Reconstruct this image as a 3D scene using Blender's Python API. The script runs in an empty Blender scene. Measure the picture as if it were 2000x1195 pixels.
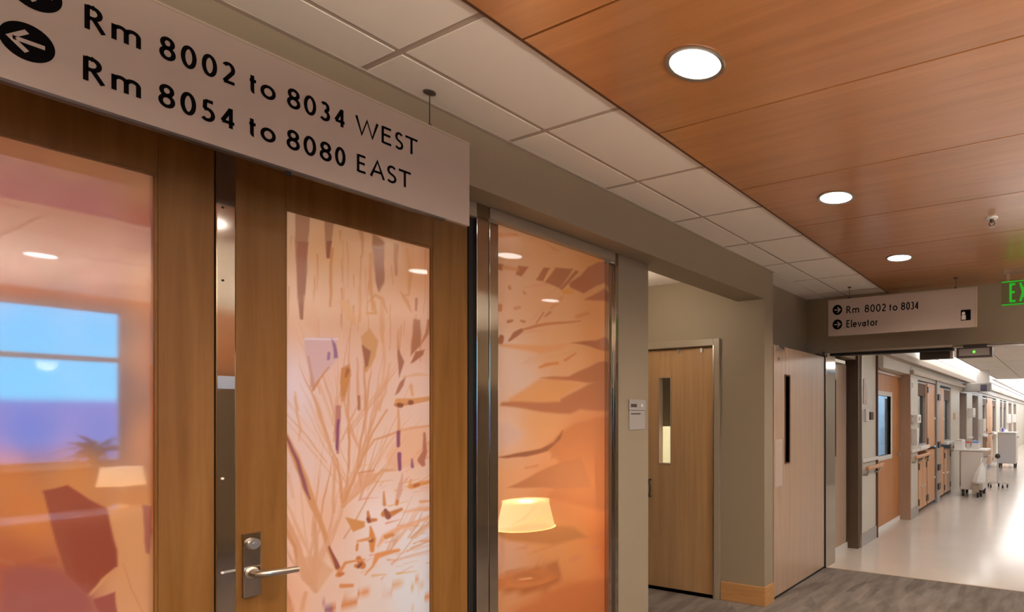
import bpy, bmesh, math, random
import numpy as np
from mathutils import Vector
from math import sin, cos, pi, radians, atan2, sqrt
random.seed(7)
S = bpy.context.scene
COL = S.collection

# ------------------------------------------------------------------ camera
CX, CH, PSI, FPX, PPX, PPY = 2.16, 1.541, radians(27.456), 1165.824, 1475.6, 811.553
cam = bpy.data.cameras.new('camera')
cam.sensor_fit = 'HORIZONTAL'; cam.sensor_width = 36.0
cam.lens = FPX / 2000 * 36.0
cam.shift_x = (1000 - PPX) / 2000
cam.shift_y = (PPY - 597.5) / 2000
cam.clip_start = 0.02; cam.clip_end = 200
camo = bpy.data.objects.new('camera', cam); COL.objects.link(camo)
camo.location = (CX, 0, CH); camo.rotation_euler = (pi / 2, 0, PSI)
S.camera = camo

# ------------------------------------------------------------------ world: dusk sky seen through the lounge window
W = bpy.data.worlds.new('dusk_sky'); S.world = W; W.use_nodes = True
nt = W.node_tree; nt.nodes.clear()
o = nt.nodes.new('ShaderNodeOutputWorld'); bg = nt.nodes.new('ShaderNodeBackground')
tc = nt.nodes.new('ShaderNodeTexCoord'); sx = nt.nodes.new('ShaderNodeSeparateXYZ')
rp = nt.nodes.new('ShaderNodeValToRGB')
nt.links.new(tc.outputs['Generated'], sx.inputs[0])
mr = nt.nodes.new('ShaderNodeMapRange'); mr.inputs[1].default_value = -0.3; mr.inputs[2].default_value = 0.5
nt.links.new(sx.outputs[2], mr.inputs[0]); nt.links.new(mr.outputs[0], rp.inputs[0])
cr = rp.color_ramp
cr.elements[0].position = 0.0; cr.elements[0].color = (0.03, 0.05, 0.12, 1)
cr.elements[1].position = 1.0; cr.elements[1].color = (0.04, 0.38, 1.0, 1)
for p, c in ((0.30, (0.03, 0.06, 0.16, 1)), (0.34, (0.06, 0.16, 0.58, 1)), (0.392, (0.06, 0.16, 0.60, 1)), (0.400, (0.06, 0.56, 1.0, 1)), (0.5, (0.05, 0.52, 1.0, 1))):
    e = cr.elements.new(p); e.color = c
nt.links.new(rp.outputs[0], bg.inputs[0]); bg.inputs[1].default_value = 4.0
nt.links.new(bg.outputs[0], o.inputs[0])

# ------------------------------------------------------------------ exposure
S.view_settings.view_transform = 'Standard'; S.view_settings.look = 'None'
S.view_settings.gamma = 1.0; S.view_settings.exposure = 1.2
S.view_settings.use_curve_mapping = False
S.cycles.use_denoising = True
S.cycles.max_bounces = 10; S.cycles.transparent_max_bounces = 12
S.cycles.sample_clamp_indirect = 6.0
WARM = (1.0, 0.79, 0.57); COOL = (1.0, 0.95, 0.90)
E_DOWN, E_UP, E_LOUNGE = 34.0, 125.0, 27.0      # lamp strengths

# ------------------------------------------------------------------ materials
def srgb(r, g, b):
    f = lambda c: (c / 255 / 12.92) if c / 255 <= .04045 else ((c / 255 + .055) / 1.055) ** 2.4
    return (f(r), f(g), f(b), 1)
def new_mat(name):
    m = bpy.data.materials.new(name); m.use_nodes = True
    return m, m.node_tree, m.node_tree.nodes['Principled BSDF']
def plain(name, col, rough=.5, metal=0.0, bump=0.0, bscale=60, spec=.5, vary=0.0):
    m, t, b = new_mat(name)
    if len(col) == 3: col = (*col, 1)
    b.inputs['Base Color'].default_value = col; b.inputs['Roughness'].default_value = rough
    b.inputs['Metallic'].default_value = metal; b.inputs['Specular IOR Level'].default_value = spec
    tcn = t.nodes.new('ShaderNodeTexCoord')
    n = t.nodes.new('ShaderNodeTexNoise'); n.inputs['Scale'].default_value = bscale; n.inputs['Detail'].default_value = 4
    t.links.new(tcn.outputs['Object'], n.inputs['Vector'])
    if bump:
        bp = t.nodes.new('ShaderNodeBump'); bp.inputs['Strength'].default_value = bump; bp.inputs['Distance'].default_value = .002
        t.links.new(n.outputs['Fac'], bp.inputs['Height']); t.links.new(bp.outputs[0], b.inputs['Normal'])
    if vary:
        mx = t.nodes.new('ShaderNodeMixRGB'); mx.blend_type = 'MULTIPLY'
        mx.inputs[1].default_value = col
        r = t.nodes.new('ShaderNodeValToRGB'); r.color_ramp.elements[0].color = (1 - vary,) * 3 + (1,); r.color_ramp.elements[0].position = .3
        r.color_ramp.elements[1].position = .7
        t.links.new(n.outputs['Fac'], r.inputs[0]); t.links.new(r.outputs[0], mx.inputs[2]); mx.inputs[0].default_value = 1
        t.links.new(mx.outputs[0], b.inputs['Base Color'])
    return m
def wood(name, dark, light, scale, rough=.35, spec=.5, contrast=(.3, .7), coat=0.0, coat_ior=1.5):
    m, t, b = new_mat(name)
    tcn = t.nodes.new('ShaderNodeTexCoord'); mp = t.nodes.new('ShaderNodeMapping'); mp.inputs['Scale'].default_value = scale
    n = t.nodes.new('ShaderNodeTexNoise'); n.inputs['Scale'].default_value = 1; n.inputs['Detail'].default_value = 6; n.inputs['Roughness'].default_value = .6
    n.inputs['Distortion'].default_value = .35
    t.links.new(tcn.outputs['Object'], mp.inputs[0]); t.links.new(mp.outputs[0], n.inputs['Vector'])
    r = t.nodes.new('ShaderNodeValToRGB')
    r.color_ramp.elements[0].position, r.color_ramp.elements[1].position = contrast
    r.color_ramp.elements[0].color = dark if len(dark) == 4 else (*dark, 1); r.color_ramp.elements[1].color = light if len(light) == 4 else (*light, 1)
    t.links.new(n.outputs['Fac'], r.inputs[0]); t.links.new(r.outputs[0], b.inputs['Base Color'])
    b.inputs['Roughness'].default_value = rough; b.inputs['Specular IOR Level'].default_value = spec
    b.inputs['Coat Weight'].default_value = coat; b.inputs['Coat Roughness'].default_value = .22; b.inputs['Coat IOR'].default_value = coat_ior
    return m
def emit(name, col, s):
    m = bpy.data.materials.new(name); m.use_nodes = True; t = m.node_tree; t.nodes.clear()
    o = t.nodes.new('ShaderNodeOutputMaterial'); e = t.nodes.new('ShaderNodeEmission')
    e.inputs[0].default_value = (*col, 1); e.inputs[1].default_value = s; t.links.new(e.outputs[0], o.inputs[0]); return m
def sheen(t, refl):
    """Schlick reflectance of plain glass, the same from both sides of a pane"""
    lw = t.nodes.new('ShaderNodeLayerWeight'); lw.inputs[0].default_value = .5
    pw = t.nodes.new('ShaderNodeMath'); pw.operation = 'POWER'; pw.inputs[1].default_value = 5; t.links.new(lw.outputs['Facing'], pw.inputs[0])
    ad = t.nodes.new('ShaderNodeMath'); ad.operation = 'MULTIPLY_ADD'; ad.inputs[1].default_value = .95; ad.inputs[2].default_value = .042 + refl; ad.use_clamp = True
    t.links.new(pw.outputs[0], ad.inputs[0]); return ad
def glass_pane(name, tint, refl=.10, rough=.02):
    m = bpy.data.materials.new(name); m.use_nodes = True; t = m.node_tree; t.nodes.clear()
    o = t.nodes.new('ShaderNodeOutputMaterial'); tr = t.nodes.new('ShaderNodeBsdfTransparent'); tr.inputs[0].default_value = (*tint, 1)
    g = t.nodes.new('ShaderNodeBsdfGlossy'); g.inputs['Roughness'].default_value = rough
    ad = sheen(t, refl)
    mx = t.nodes.new('ShaderNodeMixShader'); t.links.new(ad.outputs[0], mx.inputs[0])
    t.links.new(tr.outputs[0], mx.inputs[1]); t.links.new(g.outputs[0], mx.inputs[2]); t.links.new(mx.outputs[0], o.inputs[0]); return m
def film_mat(name, clear, refl):
    """printed leaf film on glass: part diffuse, part translucent, partly see-through, glossy front"""
    m = bpy.data.materials.new(name); m.use_nodes = True; t = m.node_tree; t.nodes.clear()
    o = t.nodes.new('ShaderNodeOutputMaterial'); at = t.nodes.new('ShaderNodeAttribute'); at.attribute_name = 'print'
    d = t.nodes.new('ShaderNodeBsdfDiffuse'); l = t.nodes.new('ShaderNodeBsdfTranslucent'); tr = t.nodes.new('ShaderNodeBsdfTransparent')
    g = t.nodes.new('ShaderNodeBsdfGlossy'); g.inputs['Roughness'].default_value = .03
    for n in (d, l): t.links.new(at.outputs['Color'], n.inputs['Color'])
    pale = t.nodes.new('ShaderNodeMixRGB'); pale.inputs[0].default_value = .5; pale.inputs[2].default_value = (1, .95, .88, 1)
    t.links.new(at.outputs['Color'], pale.inputs[1]); t.links.new(pale.outputs[0], tr.inputs['Color'])
    a = t.nodes.new('ShaderNodeMixShader'); a.inputs[0].default_value = .55; t.links.new(d.outputs[0], a.inputs[1]); t.links.new(l.outputs[0], a.inputs[2])
    b = t.nodes.new('ShaderNodeMixShader'); b.inputs[0].default_value = clear; t.links.new(a.outputs[0], b.inputs[1]); t.links.new(tr.outputs[0], b.inputs[2])
    ad = sheen(t, refl)
    c = t.nodes.new('ShaderNodeMixShader'); t.links.new(ad.outputs[0], c.inputs[0]); t.links.new(b.outputs[0], c.inputs[1]); t.links.new(g.outputs[0], c.inputs[2])
    t.links.new(c.outputs[0], o.inputs[0]); return m

M = dict(
    wall=plain('taupe_wall_paint', (.292, .236, .163), .6, bump=.05, bscale=250),
    tile=plain('ceiling_tile', (.80, .74, .68), .85, bump=.15, bscale=300),
    tbar=plain('ceiling_grid', (.44, .36, .30), .6),
    woodceil=wood('cherry_ceiling_veneer', (.39, .145, .040), (.53, .215, .068), (1.0, 22, 22), .3, .5, (.28, .74), coat=1.0, coat_ior=2.2),
    seam=plain('dark_seam', (.10, .035, .015), .6),
    doorwood=wood('honey_maple_veneer', (.195, .083, .017), (.27, .128, .036), (22, 22, 1.3), .36, .2, (.3, .7)),
    alcwood=wood('pale_maple_veneer', (.40, .235, .11), (.50, .31, .15), (26, 26, 1.2), .36, .45, (.3, .7)),
    firewood=wood('brown_laminate_veneer', (.39, .265, .185), (.45, .31, .22), (30, 30, 1.2), .26, .6, (.3, .7)),
    basewood=wood('maple_baseboard', (.40, .20, .07), (.52, .28, .11), (3, 3, 25), .4),
    orangewood=wood('orange_cabinet_veneer', (.50, .25, .12), (.62, .34, .18), (12, 12, 1.0), .4),
    reddoor=wood('orange_door_veneer', (.44, .18, .065), (.52, .23, .09), (12, 12, 1.0), .4),
    steel=plain('polished_stainless', (.46, .41, .36), .075, 1.0, bump=.015, bscale=14),
    satin=plain('satin_steel', (.55, .51, .46), .3, 1.0),
    framepaint=plain('taupe_frame_paint', (.32, .265, .19), .35),
    black=plain('black_gap', (.01, .008, .006), .7),
    dark=plain('dark_bronze_plastic', (.06, .045, .038), .4),
    sign=plain('sign_panel', (.42, .335, .285), .45),
    signedge=plain('sign_edge', (.45, .36, .28), .4),
    ink=plain('black_sign_lettering', (.004, .003, .003), .9, spec=.05),
    white=plain('white_plastic', (.78, .76, .74), .4),
    offwhite=plain('pale_grey_plastic', (.66, .62, .58), .45),
    grey=plain('grey_plastic', (.36, .33, .31), .45),
    blueglass=glass_pane('blue_tinted_glass', (.20, .27, .30), .10), doorglass=glass_pane('pale_door_glass', (.75, .85, .9), .05),
    clear=glass_pane('clear_glass', (.95, .95, .93), .03),
    darkglass=glass_pane('dark_glass', (.10, .08, .07), .03),
    red=plain('red_plastic', (.75, .06, .06), .4), blue=plain('blue_plastic', (.15, .35, .80), .4), violet=plain('violet_label', (.25, .2, .65), .5),
    rubber=plain('black_rubber', (.02, .02, .02), .6),
    bag=plain('white_plastic_bag', (.82, .83, .82), .3, bump=.4, bscale=30),
    room=plain('warm_room_paint', (.74, .69, .63), .7), cream=plain('cream_paint', (.75, .70, .55), .7),
    cord=plain('copper_clip', (.7, .3, .08), .3, 1.0),
    slate=plain('slate_blind', (.12, .15, .17), .5), brownpaint=plain('dark_brown_paint', (.085, .052, .032), .45), reflectblue=plain('pale_blue_reflection_tone', (.55, .72, .85), .6),
    pushplate=plain('satin_push_plate', (.50, .38, .31), .3), screen=plain('dark_purple_screen', (.06, .045, .09), .3),
)
def floor_carpet():
    m, t, b = new_mat('grey_patterned_carpet')
    tcn = t.nodes.new('ShaderNodeTexCoord')
    mp = t.nodes.new('ShaderNodeMapping'); mp.inputs['Scale'].default_value = (9, 2.2, 1); mp.inputs['Rotation'].default_value = (0, 0, .9)
    n = t.nodes.new('ShaderNodeTexNoise'); n.inputs['Scale'].default_value = 1.3; n.inputs['Detail'].default_value = 3
    v = t.nodes.new('ShaderNodeTexVoronoi'); v.inputs['Scale'].default_value = 1.1
    f = t.nodes.new('ShaderNodeTexNoise'); f.inputs['Scale'].default_value = 220
    t.links.new(tcn.outputs['Object'], mp.inputs[0]); t.links.new(mp.outputs[0], n.inputs['Vector']); t.links.new(mp.outputs[0], v.inputs['Vector']); t.links.new(tcn.outputs['Object'], f.inputs['Vector'])
    r = t.nodes.new('ShaderNodeValToRGB'); r.color_ramp.elements[0].position = .25; r.color_ramp.elements[1].position = .75
    r.color_ramp.elements[0].color = (.115, .098, .087, 1); r.color_ramp.elements[1].color = (.235, .206, .188, 1)
    mx = t.nodes.new('ShaderNodeMixRGB'); mx.inputs[0].default_value = .22
    sep = t.nodes.new('ShaderNodeSeparateColor'); t.links.new(v.outputs['Color'], sep.inputs[0])
    t.links.new(n.outputs['Fac'], mx.inputs[1]); t.links.new(sep.outputs[0], mx.inputs[2]); t.links.new(mx.outputs[0], r.inputs[0])
    t.links.new(r.outputs[0], b.inputs['Base Color']); b.inputs['Roughness'].default_value = .95; b.inputs['Specular IOR Level'].default_value = .1
    bp = t.nodes.new('ShaderNodeBump'); bp.inputs['Strength'].default_value = .4; bp.inputs['Distance'].default_value = .003
    t.links.new(f.outputs['Fac'], bp.inputs['Height']); t.links.new(bp.outputs[0], b.inputs['Normal']); return m
M['carpet'] = floor_carpet()
M['vinyl'] = plain('polished_cream_vinyl', (.63, .565, .51), .16, spec=.6, vary=.07, bscale=1.5)

# ------------------------------------------------------------------ mesh helpers
class MB:
    def __init__(s): s.v = []; s.f = []; s.m = []
    def add(s, vs, fs, mi=0):
        k = len(s.v); s.v += [tuple(p) for p in vs]; s.f += [tuple(i + k for i in f) for f in fs]; s.m += [mi] * len(fs)
        return s
    def box(s, x0, x1, y0, y1, z0, z1, mi=0):
        return s.add([(x, y, z) for z in (z0, z1) for y in (y0, y1) for x in (x0, x1)],
                     [(0, 2, 3, 1), (4, 5, 7, 6), (0, 1, 5, 4), (2, 6, 7, 3), (0, 4, 6, 2), (1, 3, 7, 5)], mi)
    def quad(s, a, b, c, d, mi=0): return s.add([a, b, c, d], [(0, 1, 2, 3)], mi)
    def tube(s, pts, r, n=12, mi=0, cap=True):
        pts = [Vector(p) for p in pts]; k = len(pts); rr = r if isinstance(r, (list, tuple)) else [r] * k
        vs = []; up = None
        for i, p in enumerate(pts):
            d = (pts[min(i + 1, k - 1)] - pts[max(i - 1, 0)]).normalized()
            if up is None: up = Vector((0, 0, 1)) if abs(d.z) < .9 else Vector((1, 0, 0))
            a = d.cross(up).normalized(); b = a.cross(d).normalized(); up = b
            vs += [p + (a * cos(2 * pi * j / n) + b * sin(2 * pi * j / n)) * rr[i] for j in range(n)]
        fs = [(i * n + j, i * n + (j + 1) % n, (i + 1) * n + (j + 1) % n, (i + 1) * n + j) for i in range(k - 1) for j in range(n)]
        if cap: fs += [tuple(range(n - 1, -1, -1)), tuple((k - 1) * n + j for j in range(n))]
        return s.add(vs, fs, mi)
    def lathe(s, prof, c=(0, 0, 0), n=28, axis='z', mi=0):
        vs = []
        for r, h in prof:
            for j in range(n):
                a = 2 * pi * j / n
                u, w = r * cos(a), r * sin(a)
                p = {'z': (u, w, h), 'x': (h, u, w), 'y': (u, h, w)}[axis]
                vs.append((c[0] + p[0], c[1] + p[1], c[2] + p[2]))
        fs = [(i * n + j, i * n + (j + 1) % n, (i + 1) * n + (j + 1) % n, (i + 1) * n + j) for i in range(len(prof) - 1) for j in range(n)]
        fs += [tuple(range(n - 1, -1, -1)), tuple((len(prof) - 1) * n + j for j in range(n))]
        return s.add(vs, fs, mi)
    def frame(s, x0, x1, y0, y1, z0, z1, hy0, hy1, hz0, hz1):
        """slab in the YZ plane with a rectangular hole"""
        s.box(x0, x1, y0, hy0, z0, z1); s.box(x0, x1, hy1, y1, z0, z1)
        s.box(x0, x1, hy0, hy1, z0, hz0); s.box(x0, x1, hy0, hy1, hz1, z1); return s
    def frame_y(s, y0, y1, x0, x1, z0, z1, hx0, hx1, hz0, hz1):
        s.box(x0, hx0, y0, y1, z0, z1); s.box(hx1, x1, y0, y1, z0, z1)
        s.box(hx0, hx1, y0, y1, z0, hz0); s.box(hx0, hx1, y0, y1, hz1, z1); return s
def build(name, mb, mats, parent=None, bev=0.0, smooth=False):
    me = bpy.data.meshes.new(name)
    off = Vector(parent.location) if parent else None
    if parent is not None and parent.parent is not None: off = Vector(parent.location) + Vector(parent.parent.location)
    vs = mb.v if off is None else [(a - off.x, b - off.y, c - off.z) for a, b, c in mb.v]
    me.from_pydata(vs, [], mb.f)
    for m in (mats if isinstance(mats, (list, tuple)) else [mats]): me.materials.append(M[m] if isinstance(m, str) else m)
    me.polygons.foreach_set('material_index', mb.m)
    bm = bmesh.new(); bm.from_mesh(me); bmesh.ops.recalc_face_normals(bm, faces=bm.faces); bm.to_mesh(me); bm.free()
    if smooth:
        me.polygons.foreach_set('use_smooth', [True] * len(me.polygons))
        me.set_sharp_from_angle(angle=radians(40))
    ob = bpy.data.objects.new(name, me); COL.objects.link(ob)
    if parent: ob.parent = parent
    if bev:
        b = ob.modifiers.new('bevel', 'BEVEL'); b.width = bev; b.segments = 2; b.limit_method = 'ANGLE'; b.angle_limit = radians(40)
    return ob
def tag(ob, label, cat, group=None, kind=None):
    ob['label'] = label; ob['category'] = cat
    if group: ob['group'] = group
    if kind: ob['kind'] = kind
    return ob
def thing(name, loc, label, cat, group=None, kind=None):
    e = bpy.data.objects.new(name, None); COL.objects.link(e); e.location = loc; e.empty_display_size = .1
    return tag(e, label, cat, group, kind)
def struct(name, mb, mats, label, cat, **k):
    return tag(build(name, mb, mats, **k), label, cat, kind='structure')
def copy_tree(src, loc, label):
    r = src.copy(); COL.objects.link(r); r.location = loc; r['label'] = label
    for ch in list(src.children):
        c = ch.copy(); COL.objects.link(c); c.parent = r
        for g in list(ch.children):
            d = g.copy(); COL.objects.link(d); d.parent = c
    return r
def B(*a): return MB().box(*a)

# ------------------------------------------------------------------ key dimensions (metres)
ZC = 2.731                     # ceiling
ZB = 2.484                     # underside of the soffit beam
XD = -.165                     # face of the recessed door wall
YA0, YA1 = 3.014, 4.314        # alcove opening
YH0, YH1 = 5.68, 5.95          # header wall above the cross corridor opening
XR = 6.0; YB = -3.0            # far lounge wall, wall behind

# ------------------------------------------------------------------ floors
struct('floor', MB().box(-3.4, XR + .1, YB - .1, 5.72, -.1, 0), 'carpet', 'grey brown patterned carpet floor of the near hall', 'floor')
struct('floor', MB().box(-.3, 2.7, 5.72, 42, -.1, 0), 'vinyl', 'shiny cream vinyl floor of the far corridor', 'floor')
struct('trim_1', MB().box(.0, 2.5, 5.705, 5.735, 0, .004), 'signedge', 'thin pale strip where carpet meets the cream vinyl floor', 'floor trim')

# ------------------------------------------------------------------ left wall, soffit beam, pier, alcove, column
b = MB().box(-.25, 0, YB, YA1, ZB, ZC); b.box(-.35, -.002, YB, YA1, ZC, ZC + .1)
b.box(-.30, XD, YB, -.12, 0, ZB)                                   # wall left of the doors
b.box(-.30, XD, 2.715, YA0, 0, ZB)                                 # pier with the room plaque
b.box(-1.75, -.30, YA0 - .1, YA0, 0, ZC)                           # alcove side wall
b.box(-1.75, -1.65, YA0, YA1, 0, ZC)                               # alcove back wall
struct('wall_left', b, 'wall', 'taupe left wall with soffit beam running above the doors', 'wall')
b = MB()
b.box(-1.65, -1.30, YA1, 4.47, 0, ZC); b.box(-.44, 0, YA1, 4.47, 0, ZC); b.box(-1.30, -.44, YA1, 4.47, 2.165, ZC)
struct('wall_alcove', b, 'wall', 'taupe alcove end wall around the pale wood door', 'wall')
b = MB().box(-.30, -.20, 4.47, YH0, 0, ZC + .1)
struct('wall_pocket', b, 'wall', 'taupe recessed wall above and behind the open fire door', 'wall')
b = MB().box(-.30, -.03, YH0, YH1, 0, ZC); b.box(-.03, 2.45, YH0, YH1, 2.185, ZC); b.box(2.45, XR, YH0, YH1, 0, ZC); b.box(-.30, XR + .15, YH0 + .002, YH1, ZC, ZC + .12)
struct('wall_front', b, 'wall', 'olive taupe header wall above the opening to the far corridor', 'wall')
b = MB().box(-.012, .015, YA1 - .015, 4.47, 0, .155); b.box(-.405, -.012, YA1 - .015, YA1, 0, .155)
struct('baseboard_left', b, 'basewood', 'honey wood baseboard wrapping the foot of the column by the alcove', 'baseboard', bev=.004)
b = MB().box(XR, XR + .15, YB, YH0, ZC, ZC + .12); b.box(XR, XR + .15, YB, .2, 0, ZC); b.box(XR, XR + .15, 2.47, YH0, 0, ZC); b.box(XR, XR + .15, .2, 2.47, 0, 1.06); b.box(XR, XR + .15, .2, 2.47, 2.62, ZC)
struct('wall_right', b, 'wall', 'taupe wall across the waiting area with the daylight window', 'wall')
struct('trim_8', MB().box(XR - .02, XR, 2.60, YH0, 1.95, ZC).box(XR - .02, XR, YB, 2.60, 2.66, ZC), 'woodceil', 'cherry wood panel band on the wall across the waiting area', 'wall panel')
struct('wall_back', B(-.3, XR + .1, YB - .1, YB, 0, ZC + .12), 'wall', 'taupe wall behind the viewer', 'wall')
# daylight window across (only seen mirrored in the left glass door)
w = thing('window_2', (XR, 1.3, 1.06), 'wide daylight window across the hall, mirrored in the left glass door', 'window', kind='structure')
b = MB().frame(XR + .02, XR + .10, .2, 2.47, 1.06, 2.62, .25, 2.42, 1.10, 2.58); b.box(XR + .03, XR + .09, .25, 2.42, 2.08, 2.13)
build('window_frame', b, 'grey', w); build('pane', B(XR + .055, XR + .06, .25, 2.42, 1.10, 2.58), 'clear', w)
build('window_sill', B(XR - .06, XR + .02, .15, 2.52, 1.03, 1.06), 'white', w)

# ------------------------------------------------------------------ ceilings
XE0, XE1 = .645, 2.515
def tile_field(xs, ys, gap=.012):
    b = MB()
    for i in range(len(xs) - 1):
        for j in range(len(ys) - 1):
            b.box(xs[i] + gap, xs[i + 1] - gap, ys[j] + gap, ys[j + 1] - gap, ZC - .001, ZC + .02)
    return b
ys = [1.198 + .6096 * k for k in range(-7, 9)]; ys = [y for y in ys if YB < y < YH0]; ysf = [YB] + ys + [YH0]
c = struct('ceiling', tile_field([0, .228, XE0], ysf), 'tile', 'cream suspended ceiling tiles between left wall and wood panels', 'ceiling')
g = MB(); g.box(-.0, XE0, YB, YH0, ZC + .0025, ZC + .05)
g.box(0, .02, YB, 4.47, ZC - .004, ZC + .006)
build('suspension_grid', g, 'tbar', c)
xs2 = [XE1, 2.75, 3.36, 3.97, 4.58, 5.19, 5.80, XR]
c2 = struct('ceiling', tile_field(xs2, ysf), 'tile', 'cream suspended ceiling tiles over the waiting area at right', 'ceiling')
build('suspension_grid', B(XE1, XR, YB, YH0, ZC + .0025, ZC + .05), 'tbar', c2)
struct('ceiling', B(-1.7, -.25, YA0, YA1, ZC - .03, ZC + .04), 'tile', 'cream ceiling tile inside the alcove', 'ceiling')
struct('ceiling', B(-.2, 0, 4.47, YH0, ZC - .002, ZC + .05), 'tile', 'narrow cream ceiling strip above the open fire door', 'ceiling')
seams = [1.319 + .7005 * k for k in range(-7, 7)]; seams = [YB] + [y for y in seams if YB < y < YH0] + [YH0]
b = MB()
for i in range(len(seams) - 1):
    b.box(XE0 + .012, XE1 - .012, seams[i] + .004, seams[i + 1] - .004, ZC - .016, ZC + .02)
wc = struct('ceiling_wood', b, 'woodceil', 'cherry wood panelled ceiling running along the hall centre', 'ceiling')
e = MB(); e.box(XE0 - .004, XE0 + .012, YB, YH0, ZC - .014, ZC + .02); e.box(XE1 - .012, XE1 + .004, YB, YH0, ZC - .014, ZC + .02)
e.box(XE0 + .012, XE1 - .012, YB, YH0, ZC - .006, ZC + .015)
build('edge_trim', e, 'seam', wc)

# ------------------------------------------------------------------ recessed downlights
M['lens'] = emit('lit_lens', (1.0, .96, .90), 6.0)
def downlight(x, y, z, label):
    t = thing('downlight', (x, y, z), label, 'ceiling light', 'recessed downlights in the wood ceiling')
    build('trim_ring', MB().lathe([(.084, -.001), (.100, -.001), (.101, -.004), (.097, -.007), (.086, -.005), (.083, -.001)], (x, y, z), 40), 'satin', t, smooth=True)
    build('lens', MB().lathe([(.0845, -.0015), (.0845, -.003), (.06, -.004), (.001, -.0045)], (x, y, z), 40), 'lens', t)
    return t
d0 = downlight(1.063, 1.675, ZC - .016, 'largest nearest round downlight, glowing white in the cherry wood ceiling')
places = [(1.063, 3.05, 'second round downlight, midway along the wood ceiling'), (1.063, 4.43, 'third and farthest round downlight near the hanging room sign'),
          (2.10, 4.43, 'downlight of the right row, mirrored as a dash in the glass panel beside the doors'), (2.10, 3.05, 'downlight of the right row, mirrored in the right glass door'),
          (2.10, 1.675, 'downlight of the right row above the viewer'), (1.063, .30, 'downlight in the wood ceiling beside the large sign'),
          (2.10, .30, 'downlight of the right row just over the viewer'), (1.063, -1.07, 'downlight of the left row behind the viewer'), (2.10, -1.07, 'downlight of the right row behind the viewer')]
dl = [d0] + [copy_tree(d0, (x, y, ZC - .016), l) for x, y, l in places]
dr = copy_tree(d0, (4.17, 1.48, ZC - .003), 'single downlight over the waiting area, mirrored in the left glass door'); dl.append(dr)
def spot(loc, power, col, size=150, blend=.8, rad=.07):
    L = bpy.data.lights.new('spot_lamp', 'SPOT'); L.energy = power; L.color = col; L.spot_size = radians(size); L.spot_blend = blend; L.shadow_soft_size = rad
    ob = bpy.data.objects.new('spot_lamp', L); COL.objects.link(ob); ob.location = loc; return ob
for d in dl:
    spot((d.location.x, d.location.y, d.location.z - .012), E_DOWN, WARM)

# sprinkler
t = thing('sprinkler_head', (1.771, 3.791, ZC - .016), 'small chrome fire sprinkler head poking down from the wood ceiling', 'sprinkler')
z = ZC - .016
build('escutcheon', MB().lathe([(.036, 0), (.034, -.005), (.018, -.010), (.016, -.010)], (1.771, 3.791, z), 24), 'white', t, smooth=True)
build('body', MB().lathe([(.012, 0), (.012, -.02), (.008, -.022), (.006, -.03)], (1.771, 3.791, z), 14), 'dark', t)
b = MB()
for s in (-1, 1): b.tube([(1.771 + s * .010, 3.791, z - .02), (1.771 + s * .016, 3.791, z - .035), (1.771 + s * .004, 3.791, z - .052)], .003, 8)
build('yoke', b, 'dark', t)
build('deflector', MB().lathe([(.018, -.052), (.018, -.055), (.002, -.055)], (1.771, 3.791, z), 16), 'satin', t)

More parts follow.
